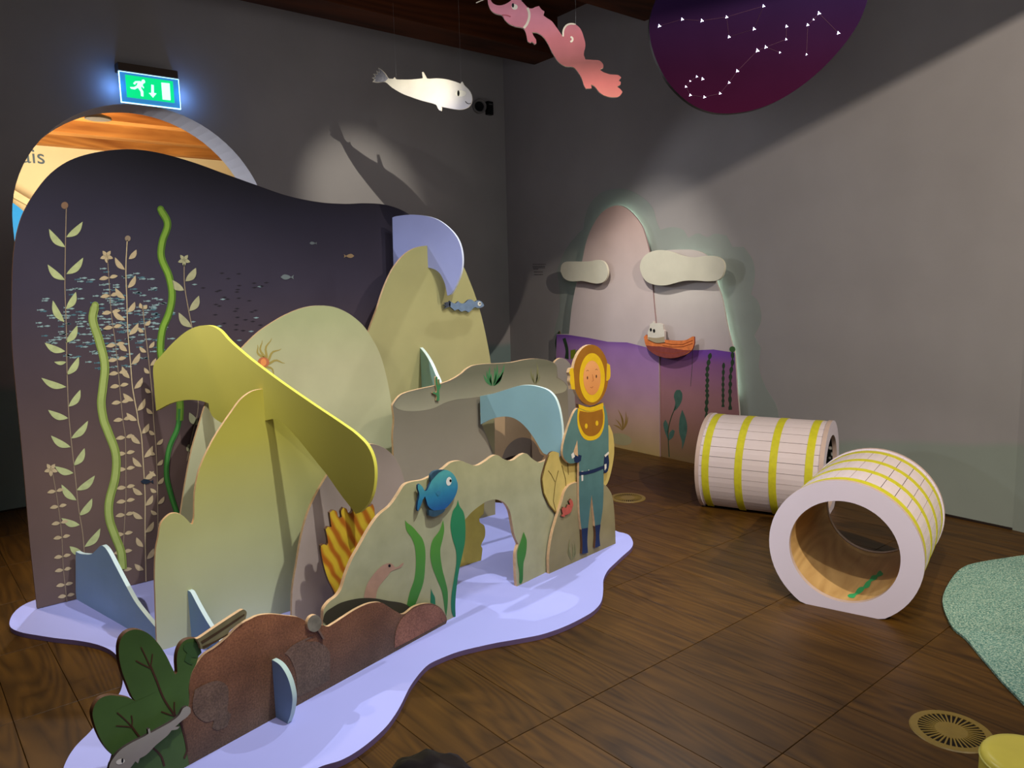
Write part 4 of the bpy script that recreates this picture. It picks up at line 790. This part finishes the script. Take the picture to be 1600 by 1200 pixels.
def tunnel(cx, cy, th, L, label, lining):
    r = tag(link('play_tunnel', None, None, (cx, cy, 0), th), label, 'tunnel', 'wooden play tunnels')
    acut = math.asin(TZ/TR)
    for x0, lb in ((0, None), (L-.026, None)):
        n = 64; bm = bmesh.new(); V = []
        for xx in (x0, x0+.026):
            o_ = [bm.verts.new((xx, TR*cos(2*pi*i/n), max(TZ+TR*sin(2*pi*i/n), .001))) for i in range(n)]
            i_ = [bm.verts.new((xx, .233*cos(2*pi*i/n), TZ+.233*sin(2*pi*i/n))) for i in range(n)]
            V.append((o_, i_))
        (o1, i1), (o2, i2) = V
        for i in range(n):
            j = (i+1) % n
            bm.faces.new((o1[i], o1[j], i1[j], i1[i])); bm.faces.new((o2[j], o2[i], i2[i], i2[j]))
            bm.faces.new((o1[j], o1[i], o2[i], o2[j])).material_index = 1; bm.faces.new((i1[i], i1[j], i2[j], i2[i])).material_index = 1
        bm_obj('end_ring', bm, [RINGM, flat((200, 176, 160), .5, 'ring_edge')], r)
    bm = bmesh.new(); n = 64; rr = []
    for rad in (.236, .300):
        for xx in (.026, L-.026):
            rr.append([bm.verts.new((xx, rad*cos(2*pi*i/n), max(TZ+rad*sin(2*pi*i/n), .004))) for i in range(n)])
    for i in range(n):
        j = (i+1) % n
        f = bm.faces.new((rr[0][i], rr[0][j], rr[1][j], rr[1][i])); f.material_index = 0; f.smooth = True
        f = bm.faces.new((rr[2][j], rr[2][i], rr[3][i], rr[3][j])); f.material_index = 1
    bm_obj('lining', bm, [lining, CORE], r)
    ns = 30; me = None
    for k in range(ns):
        a = 2*pi*(k+.5)/ns-pi/2
        if TZ+TR*sin(a) < .03: continue
        if me is None:
            bm = bmesh.new(); h = pi/ns-.0042; x0, x1 = .027, L-.027; Vv = []
            for xx in (x0, x1):
                Vv.append([bm.verts.new((xx, rd*sin(t), rd*cos(t))) for rd, t in ((.309, -h), (.3185, -h), (.3192, 0), (.3185, h), (.309, h))])
            for i in range(5): j = (i+1) % 5; bm.faces.new((Vv[0][i], Vv[0][j], Vv[1][j], Vv[1][i]))
            bm.faces.new(Vv[0][::-1]); bm.faces.new(Vv[1]); bmesh.ops.recalc_face_normals(bm, faces=bm.faces)
            me = bpy.data.meshes.new('slat'); bm.to_mesh(me); bm.free(); me.materials.append(SLW)
        s = link('slat', me, r, (0, 0, TZ)); s.rotation_euler = (a-pi/2, 0, 0)
    for q in (.055, .345, .635, .925):
        bm = bmesh.new(); w = .023; x = .027+(L-.054)*q; n = 90; Vv = []
        for xx, rd in ((x-w, .3188), (x-w, .3206), (x+w, .3206), (x+w, .3188)):
            Vv.append([bm.verts.new((xx, rd*cos(t), TZ+rd*sin(t))) for t in [-acut*.97+i*(pi+2*acut*.97)/n for i in range(n+1)]])
        for a, b in ((0, 1), (1, 2), (2, 3)):
            for i in range(n): bm.faces.new((Vv[a][i], Vv[a][i+1], Vv[b][i+1], Vv[b][i]))
        bm_obj('band', bm, YB, r)
    return r
t2 = tunnel(3.217, 1.583, .2636, .772, 'white slatted play tunnel with yellow bands, nearest the camera, its round end facing left', LIN)
t1 = tunnel(4.2877, 3.061, -1.2390, .778, 'white slatted play tunnel with yellow bands, the farther one standing by the right wall', PAT)
# green weed print on the lining of the near tunnel
inv = (Matrix.Translation((3.217, 1.583, TZ)) @ Matrix.Rotation(.2636, 4, 'Z')).inverted()
O = inv @ CAM; V, Fc = [], []
for k, (px, py) in enumerate(smooth([(1325,932),(1334,930),(1345,921),(1354,915),(1362,905),(1370,900),(1378,894)], 4, 170, closed=False)):
    for w in (-1, 1):
        ww = 1.4+2.2*abs(sin(k*.62)); d = inv.to_3x3() @ ray(px+ww*.75*w, py+ww*w*.9)
        a = d.y**2+d.z**2; b = O.y*d.y+O.z*d.z; c = O.y**2+O.z**2-.2345**2; t = (-b+sqrt(max(b*b-a*c, 0)))/a
        p = O+d*t; V.append((p.x, p.y, p.z+TZ))
Fc = [(2*i, 2*i+1, 2*i+3, 2*i+2) for i in range(len(V)//2-1)]
me = bpy.data.meshes.new('weed_print'); me.from_pydata(V, [], Fc); me.materials.append(flat((60, 176, 104), .6, 'weed_print_green'))
o = link('weed_print', me, t2); o['label'] = 'wavy green weed printed inside the tunnel'

# ---------------------------------------------------------------- hanging cut-outs
def hang(pl, s, z, parent, top=3.64):
    bm = bmesh.new(); tube(bm, [(s, .004, z), (s, .004, top)], .0003, 5); o = bm_obj('wire', bm, WIRE, parent)
hw = lambda L: sc(L, 540, 0, 3.3333)
PH = Plane((3.368, 5.008), (3.368+.478, 5.008-.878), 0.0)
wh = tag(link('whale_cutout', None, None, PH.A, PH.rot()), 'smiling white whale cut-out hanging below the beam by the left wall', 'whale')
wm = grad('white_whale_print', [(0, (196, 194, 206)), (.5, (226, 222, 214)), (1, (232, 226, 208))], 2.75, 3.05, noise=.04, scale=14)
Lw = hw([(658,525),(655,490),(640,465),(618,443),(609,426),(604,427),(598,436),(570,425),(520,412),(470,408),(425,409),(413,392),(403,374),(398,376),(402,408),(340,414),(290,414),(262,412),(254,402),(248,410),(222,407),(205,382),(186,362),(169,352),(176,376),(160,368),(165,386),(143,384),(154,400),(136,405),(150,416),(139,426),(165,430),(205,427),(240,455),(290,485),(340,505),(400,525),(470,545),(484,570),(498,578),(500,556),(560,567),(600,570),(640,556)])
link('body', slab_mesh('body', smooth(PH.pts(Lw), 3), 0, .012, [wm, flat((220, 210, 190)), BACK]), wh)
prints('eye', wh, PH, [(ell_px(*hw([(600, 487)])[0], 8.4, 4.8, -.05), 0, -.001), (ell_px(*hw([(588, 486)])[0], 1.8, 4.6), 1, -.002)], [flat((250, 246, 226)), BLACK], 'half closed white eye')
prints('mouth', wh, PH, [(strip_px(dense(hw([(624,528),(632,537),(643,541),(653,538)]), 3), 1), 0)], [BLACK], 'small smiling mouth')
prints('tail_shade', wh, PH, [(hw([(222,409),(205,384),(186,366),(173,358),(180,380),(166,374),(170,390),(152,388),(160,402),(145,406),(158,416),(150,424),(168,427),(205,424)]), 0)], [flat((150, 150, 158), .6, 'tail_grey', .2, 60)], 'grey tail fin')  # grey print over the tail fin
for q in ((262, 404), (600, 432)):
    s, z = PH.hit(*hw([q])[0]); hang(PH, s, z, wh)
dx, dy = cos(YAW), -sin(YAW)
def facing(px, py, k):
    P = CAM+ray(px, py)*k; return Plane((P.x, P.y), (P.x+dx, P.y+dy), 0.0)
PK = facing(870, 60, 3.3)
kd = lambda L: sc(L, 740, 0, 5.3333)
dg = tag(link('sea_creature_cutout', None, None, PK.A, PK.rot()), 'long pink curly sea creature cut-out hanging in the centre above the set', 'creature')
dm = grad('pink_creature_print', [(0, (224, 140, 116)), (.3, (196, 104, 94)), (.52, (134, 72, 66)), (.76, (192, 108, 112)), (1, (232, 148, 162))], 2.25, 2.68, noise=.07, scale=12, warp=.05)
CREAM_E = flat((244, 232, 206), .6, 'cream_edge')
Lk = kd([(118,-30),(118,10),(128,52),(150,90),(190,115),(235,126),(260,165),(300,200),(350,220),(408,232),(430,258),(442,300),(452,342),(470,354),(488,348),(508,368),(524,358),(520,330),(500,300),(488,268),(530,272),(580,306),(620,365),(660,445),(710,518),(770,553),(830,558),(870,600),(900,650),(920,710),(936,740),(948,736),(962,738),(985,735),(978,702),(1010,720),(1050,770),(1110,803),(1190,810),(1225,792),(1240,765),(1222,742),(1195,722),(1225,704),(1226,682),(1210,672),(1230,645),(1205,625),(1140,620),(1080,600),(1052,580),(1080,565),(1080,537),(1050,505),(1000,500),(932,495),(918,450),(932,380),(915,300),(890,240),(850,205),(800,200),(762,215),(742,260),(745,308),(720,270),(690,228),(650,175),(610,150),(582,128),(590,95),(568,80),(556,66),(545,50),(510,60),(490,70),(455,65),(420,30),(390,0),(350,-25),(310,5),(270,32),(220,45),(180,38),(152,18),(142,-10),(140,-30)])
link('body', slab_mesh('body', smooth(PK.pts(Lk), 3), 0, .012, [dm, CREAM_E, BACK]), dg)
prints('eye', dg, PK, [(ell_px(*kd([(342, 58)])[0], 4.8, 4.4, .3), 0, -.001), (ell_px(*kd([(328, 46)])[0], 1.8, 3.4), 1, -.002)], [flat((248, 240, 220)), BLACK], 'white eye')
prints('collar', dg, PK, [(strip_px(dense(kd([(448,66),(462,105),(462,150),(445,200),(418,236)])), 3.8), 0)], [CREAM_E], 'cream collar band')
prints('tail_curl', dg, PK, [(strip_px(dense(kd([(850,204),(810,200),(775,212),(750,250),(745,306)])), [1, 1.6]+[2.6]*30), 0), (strip_px(dense(kd([(808,306),(824,322),(820,342),(806,350)])), [1]+[3]*30), 0)], [CREAM_E], 'cream lines of the curled tail')
prints('jaw_line', dg, PK, [(strip_px(dense(kd([(235,126),(275,128),(310,140)])), 1.4), 0)], [flat((190, 90, 100))])
s, z = PK.hit(*kd([(852, 205)])[0]); hang(PK, s, z, dg); s, z = PK.hit(*kd([(400, 6)])[0]); hang(PK, s, z, dg)
bm = bmesh.new(); a_ = PK.hit(744, 4); b_ = PK.hit(762, -4); tube(bm, [(a_[0], .004, a_[1]), (b_[0], .004, b_[1])], .0022, 5); bm_obj('whisker', bm, CREAM_E, dg)
# star disc
PDC = facing(1170, 60, 3.45)
NIGHT = grad('night_purple_print', [(0, (66, 18, 42)), (.5, (54, 20, 46)), (1, (46, 28, 62))], 2.15, 2.75, noise=.05, rough=1)
NIGHT.node_tree.nodes['Principled BSDF'].inputs['Specular IOR Level'].default_value = 0
disc = tag(link('star_panel', None, None, PDC.A, PDC.rot()), 'large rounded dark purple panel with lit constellation stars hanging at the top', 'panel')
Ld = [(1024.6,0),(1018,18),(1014.6,38),(1015.6,58),(1020.5,80),(1029,102),(1042.5,126.5),(1062,148.5),(1084,165),(1108.5,174.6),(1133,177.4),(1158,175.5),(1180,171),(1207.5,161),(1235,146),(1262.5,126.5),(1290,102),(1317.5,71.5),(1337,44),(1348,22),(1357,-6),(1364,-50),(1360,-110),(1330,-165),(1280,-195),(1215,-205),(1140,-180),(1080,-120),(1045,-55)]
link('panel', slab_mesh('panel', smooth(PDC.pts(Ld), 3), 0, .03, [NIGHT, BLACK, BACK]), disc)
g5 = lambda L: sc(L, 960, 0, 3.6364)
STARL = [(255,148,9),(385,110,8),(497,118,9),(637,97,8),(847,35,8),(793,165,9),(651,210,8),(978,150,8),(975,224,6),(1098,142,8),(1131,112,5),(1162,76,10),(1272,188,9),(812,288,11),(860,268,9),(940,299,5),(1091,310,5),(698,404,9),(651,470,7),(600,531,7),(511,552,8),(431,541,7),(406,493,6),(430,461,5),(468,436,6),(501,449,8)]
SEM = emit('star_light', (226, 240, 255), 9)
me0 = None
for x, y, r in STARL:
    s, z = PDC.hit(*g5([(x, y)])[0])
    if me0 is None:
        P = [(cos(pi/2+.3+i*pi/3)*(1 if i % 2 == 0 else .32), sin(pi/2+.3+i*pi/3)*(1 if i % 2 == 0 else .32)) for i in range(6)]
        me0 = slab_mesh('star', P, -.3, 0, [SEM])
    o = link('star', me0, disc, (s, 0, z)); k = r/3.6364/F*3.45*1.15; o.scale = (k, .006, k)
CL = [[0,1,2,3,4,5,6,3],[4,5],[5,6],[7,8,14,13,17,18,19,20,21,22,23,24,25],[11,10,9,16],[11,12],[14,15]]
sh = []
for ch in CL:
    for a, b in zip(ch, ch[1:]): sh.append((strip_px([g5([STARL[a][:2]])[0], g5([STARL[b][:2]])[0]], .45), 0))
prints('constellation_lines', disc, PDC, sh, [flat((82, 40, 64), .6, 'constellation_line')], 'thin constellation lines', sm=False)
for q in ((1080, -100), (1320, -150)):
    s, z = PDC.hit(*q); hang(PDC, s, z, disc)

# ---------------------------------------------------------------- exit sign, wall speaker, wall caption
PX_ = Plane((1.5, 6.27), (2.5, 6.27), 0.0)
ex = tag(link('exit_sign', None, None, PX_.A, PX_.rot()), 'lit green emergency exit sign with running figure, arrow and doorway above the arched opening', 'sign')
xx = lambda L: sc(L, 170, 80, 10.91)
def rect(c4):
    P = [PX_.hit(*q) for q in xx(c4)]; s0 = (P[0][0]+P[3][0])/2; s1 = (P[1][0]+P[2][0])/2; z1 = (P[0][1]+P[1][1])/2; z0 = (P[2][1]+P[3][1])/2
    return s0, s1, z0, z1
s0, s1, z0, z1 = rect([(180,340),(1190,490),(1213,985),(217,850)])
gs0, gs1, gz0, gz1 = rect([(285,405),(1105,512),(1105,885),(303,778)])
BLU = emit('sign_glass_blue', (50, 130, 190), .9); GRN = emit('sign_green', (0, 190, 110), 1.5); WHE = emit('sign_white', (190, 255, 240), 1.6); EDG = emit('sign_edge_light', (170, 225, 255), 3.2)
bm = bmesh.new(); box(bm, s0, s1, 0, .012, z0, z1); bm_obj('glass_panel', bm, BLU, ex)
for nm, a in (('edge', (s0-.004, s0, -.002, .014, z0, z1)), ('edge', (s1, s1+.004, -.002, .014, z0, z1)), ('edge', (s0-.004, s1+.004, -.002, .014, z0-.005, z0)), ('edge', (s0-.004, s1+.004, -.002, .014, z1, z1+.003))):
    bm = bmesh.new(); box(bm, *a); o = bm_obj(nm, bm, EDG, ex); o['label'] = 'bright lit glass edge'
bm = bmesh.new(); box(bm, gs0, gs1, -.002, -.0005, gz0, gz1); bm_obj('green_field', bm, GRN, ex)
bm = bmesh.new(); box(bm, s0-.01, s1-.005, -.02, .075, z1+.004, z1+.06); bmesh.ops.bevel(bm, geom=bm.edges[:], offset=.004, segments=2); bm_obj('housing', bm, flat((76, 62, 50), .5, 'sign_housing'), ex)
prints('exit_pictogram', ex, PX_, [(xx([(620,520),(605,490),(580,482),(560,495),(555,520),(520,510),(450,512),(415,545),(425,565),(448,572),(462,545),(492,542),(470,590),(430,612),(358,612),(375,640),(440,655),(495,625),(540,690),(548,765),(590,775),(588,690),(550,630),(560,600),(590,640),(600,620),(575,580),(592,550),(612,545)]), 0, -.003),
    (xx([(722,570),(765,580),(768,712),(812,722),(752,795),(680,712),(722,712)]), 0, -.003), (xx([(892,535),(1035,550),(1053,838),(915,825)]), 0, -.003)], [WHE], 'white running figure, down arrow and doorway', sm=False)
lamp('sign_glow_left', 'POINT', (1.5+s0-.035, 6.26, (z0+z1)/2), None, .9, (.14, .34, 1), .02)
lamp('sign_glow_right', 'POINT', (1.5+s1+.035, 6.26, (z0+z1)/2), None, .9, (.14, .34, 1), .02)
sp = tag(link('wall_spot_fitting', None, None, (4.93, 6.335, 3.30)), 'small round grey ringed fitting on the left wall beside the white whale', 'fitting')
bm = bmesh.new(); lathe(bm, [(.045, -.01), (.066, .0), (.07, .05), (.06, .055), (.048, .03), (.044, .0)], 32); o = bm_obj('ring', bm, flat((120, 116, 112), .5, 'fitting_ring'), sp, sm=True); o.rotation_euler = (pi/2, 0, -.35)
bm = bmesh.new(); lathe(bm, [(0, .028), (.047, .03)], 32); o = bm_obj('lens', bm, BLACK, sp); o.rotation_euler = (pi/2, 0, -.35)
bx_ = tag(link('junction_box', None, None, (5.06, 6.33, 3.30)), 'small black junction box on the left wall right of the round fitting', 'box')
bm = bmesh.new(); box(bm, -.035, .035, -.03, .015, -.065, .065); bmesh.ops.bevel(bm, geom=bm.edges[:], offset=.004, segments=1); bm_obj('case', bm, BLACK, bx_)
bm = bmesh.new(); box(bm, -.022, .022, -.033, -.029, .03, .042); o = bm_obj('plate', bm, flat((90, 90, 90)), bx_)
PWL = off(RW, .0012); cap = tag(link('wall_caption', None, None, PWL.A, PWL.rot()), 'small block of grey wall lettering left of the mural', 'caption')
sh = []
for i, (y, x0, x1) in enumerate(((412.5,832.5,853),(415.8,832.5,852),(418,833,851.5),(420,833.5,841.5),(424.5,834.5,848.5),(428.5,835,850))):
    x = x0
    while x < x1-1:
        w = random.uniform(1.2, 3); sh.append(([(x, y), (min(x+w, x1), y+.05), (min(x+w, x1), y+.9), (x, y+.85)], 0)); x += w+.5
o = prints('caption_lines', cap, PWL, sh, [flat((62, 56, 58), .8, 'caption_ink')], sm=False); o['kind'] = 'stuff'

# ---------------------------------------------------------------- floor things
BRASS = flat((132, 108, 42), .4, 'brass_lacquer', .08, 30, .5)
def vent(x, y, label):
    r = tag(link('floor_vent', None, None, (x, y, 0)), label, 'vent', 'round brass floor vents')
    bm = bmesh.new(); lathe(bm, [(0, .0006), (.105, .0006)], 40); bm_obj('shaft_shade', bm, flat((20, 12, 8), .9), r)  # flat dark plate standing in for the shade below the grille
    bm = bmesh.new(); lathe(bm, [(.098, .0004), (.098, .0034), (.12, .0034), (.124, .0002)], 48); bm_obj('rim', bm, BRASS, r)
    bm = bmesh.new(); lathe(bm, [(.0, .0034), (.048, .0034), (.049, .0004)], 32); bm_obj('hub', bm, BRASS, r)
    bm = bmesh.new(); box(bm, .046, .1, -.0026, .0026, .0006, .0032); me = bpy.data.meshes.new('bar'); bm.to_mesh(me); bm.free(); me.materials.append(BRASS)
    for k in range(36):
        o = link('bar', me, r); o.rotation_euler = (0, 0, 2*pi*k/36)
p = at_z(1486, 1142); vent(p.x, p.y, 'round brass floor vent in the foreground beside the yellow stool')
p = at_z(981, 778); vent(p.x, p.y, 'round brass floor vent behind the platform near the diver')
rm, nt, bs = newmat('teal_pebble_rug', .95, .1)
tc = N(nt, 'ShaderNodeTexCoord'); vo = N(nt, 'ShaderNodeTexVoronoi'); vo.inputs['Scale'].default_value = 95; nt.links.new(tc.outputs['Object'], vo.inputs['Vector'])
nz = N(nt, 'ShaderNodeTexNoise'); nz.inputs['Scale'].default_value = 170; nt.links.new(tc.outputs['Object'], nz.inputs['Vector'])
cr = N(nt, 'ShaderNodeValToRGB'); e = cr.color_ramp.elements; e.new(.5); e[0].position = .34; e[1].position = .5; e[2].position = .66
e[0].color = lin((84, 124, 112)); e[1].color = lin((128, 168, 152)); e[2].color = lin((186, 206, 180)); nt.links.new(nz.outputs[0], cr.inputs[0])
nt.links.new(mulnoise(nt, cr.outputs[0], 3, .93, 1.07), bs.inputs['Base Color'])
bp = N(nt, 'ShaderNodeBump'); bp.inputs['Strength'].default_value = .8; bp.inputs['Distance'].default_value = .006; nt.links.new(vo.outputs['Distance'], bp.inputs['Height']); bp.invert = True; nt.links.new(bp.outputs[0], bs.inputs['Normal'])
Lr = [(1640,862),(1600,867.5),(1569,872),(1537.6,877),(1512,883),(1496,893),(1482,912),(1473.6,931),(1473.6,946.7),(1480.5,965.7),(1490,981.5),(1509,997),(1528,1019.6),(1547,1041.7),(1566,1064),(1585,1083),(1600,1098.7),(1640,1135)]
P = [tuple(at_z(*p, .01))[:2] for p in Lr]; c0 = P[8]
P = P+[(3.25, .2), (3.9, -.1), (4.7, .3), (4.85, .9)]
me = slab_mesh('rug', [(p[0]-c0[0], p[1]-c0[1]) for p in clean(smooth(P, 4))], -.010, 0, [rm])
for v in me.vertices: x, y, z = v.co; v.co = (x, z, -y)
me.flip_normals(); o = tag(link('rug', me, None, (c0[0], c0[1], .0005)), 'teal pebble textured rug with a curved edge at the right', 'rug')
st = at_z(1610, 1181, .22); YS = flat((232, 214, 84), .35, 'stool_yellow_vinyl', .05, 10, .5)
sto = tag(link('round_stool', None, None, (st.x, st.y, 0)), 'round yellow stool at the bottom right corner', 'stool')
bm = bmesh.new(); lathe(bm, [(.0, .22), (.09, .2195), (.108, .216), (.114, .208), (.115, .2)], 48); bm_obj('seat', bm, YS, sto, sm=True)
bm = bmesh.new(); lathe(bm, [(.115, .2), (.118, .197), (.115, .194)], 48); bm_obj('piping', bm, flat((232, 222, 120), .4), sto, sm=True)
bm = bmesh.new(); lathe(bm, [(.115, .194), (.116, .12), (.115, .02), (.108, .0), (0, 0)], 48); bm_obj('body', bm, YS, sto, sm=True)

# ---------------------------------------------------------------- small child whose dark hair just enters the bottom of the frame
ht = .97; pc = at_z(668, 1197, ht)
child = tag(link('person', None, None, (pc.x, pc.y, 0), -.35), 'small child with dark brown hair, back turned, only the crown showing at the bottom edge', 'person')
J = [(0,0,.42,.085),(0,0,.55,.088),(0,0,.68,.085),(0,0,.745,.05),(0,.004,.79,.036),
     (.075,0,.715,.042),(.12,.01,.6,.033),(.125,.06,.49,.026),(.125,.085,.45,.022),
     (.05,0,.38,.062),(.055,.01,.22,.045),(.055,0,.06,.03),(.055,.07,.03,.028)]
E_ = [(0,1),(1,2),(2,3),(3,4),(3,5),(5,6),(6,7),(7,8),(0,9),(9,10),(10,11),(11,12)]
V = [j[:3] for j in J]; Rr = [j[3] for j in J]; mp_ = {}
for i in (5,6,7,8,9,10,11,12): mp_[i] = len(V); V.append((-J[i][0],)+J[i][1:3]); Rr.append(J[i][3])
E_ += [(mp_.get(a, a), mp_[b]) for a, b in E_ if b in mp_]
me = bpy.data.meshes.new('body'); me.from_pydata(V, E_, []); body = link('body', me, child)
sk = body.modifiers.new('skin', 'SKIN'); 
for i, v in enumerate(me.skin_vertices[0].data): v.radius = (Rr[i], Rr[i]*(.72 if i < 3 else 1)); v.use_root = (i == 0)
body.modifiers.new('sub', 'SUBSURF').levels = 2; body.modifiers['sub'].render_levels = 2
dg_ = bpy.context.evaluated_depsgraph_get(); dg_.update()
m2 = bpy.data.meshes.new_from_object(body.evaluated_get(dg_)); body.modifiers.clear(); body.data = m2
for mm in (flat((52, 66, 92), .8, 'child_jumper'), flat((44, 42, 46), .8, 'child_trousers'), flat((196, 150, 122), .6, 'child_skin'), flat((150, 60, 50), .6, 'child_shoes')): m2.materials.append(mm)
for f in m2.polygons:
    c = f.center; f.use_smooth = True
    f.material_index = 3 if c.z < .07 else 2 if (c.z > .765 or (abs(c.x) > .095 and c.z < .485)) else 1 if (c.z < .42) else 0
SKN = flat((196, 150, 122), .6, 'child_skin')
def ball(nm, par, loc, sc_, mt, cut=None):
    bm = bmesh.new(); bmesh.ops.create_uvsphere(bm, u_segments=32, v_segments=20, radius=1)
    for v in bm.verts:
        v.co = Vector((v.co.x*sc_[0], v.co.y*sc_[1], v.co.z*sc_[2]))
        if cut: cut(v)
    o = bm_obj(nm, bm, mt, par, loc, sm=True); return o
head = ball('head', child, (0, .008, .868), (.074, .084, .096), SKN, lambda v: setattr(v, 'co', Vector((v.co.x*(1+.12*min(0, v.co.z/.096)), v.co.y, v.co.z))))
for sx_ in (-1, 1):
    ball('ear', head, (.073*sx_, -.004, -.01), (.01, .016, .024), SKN); ball('eye', head, (.028*sx_, .077, .0), (.011, .006, .008), flat((40, 30, 26)))
ball('nose', head, (0, .084, -.02), (.009, .011, .012), SKN); ball('mouth', head, (0, .077, -.046), (.02, .006, .005), flat((160, 80, 76)))
def hc(v):
    if v.co.y > .035 and v.co.z < .035: v.co *= .86
    if v.co.z < -.05: v.co.z = -.05-(v.co.z+.05)*-.5
    v.co += v.co.normalized()*(.0022*sin(v.co.x*210)+.0014*sin(v.co.y*170+v.co.x*90))
ball('hair', child, (0, -.004, .876), (.083, .091, .098), flat((30, 20, 16), .55, 'dark_hair', .3, 60), hc)
for sx_ in (-1, 1):
    hx = .125*sx_
    for k in range(4):
        bm = bmesh.new(); x0 = hx+(-.014+.009*k)*1; l = (.03, .036, .034, .027)[k]
        tube(bm, [(x0, .094, .438), (x0, .104, .438-l*.45), (x0, .1, .438-l)], [.0052, .0048, .003], 8); bm_obj('finger', bm, SKN, child, sm=True)
    bm = bmesh.new(); tube(bm, [(hx-.014*sx_, .09, .452), (hx-.024*sx_, .108, .44), (hx-.022*sx_, .116, .424)], [.006, .0055, .0035], 8); bm_obj('thumb', bm, SKN, child, sm=True)
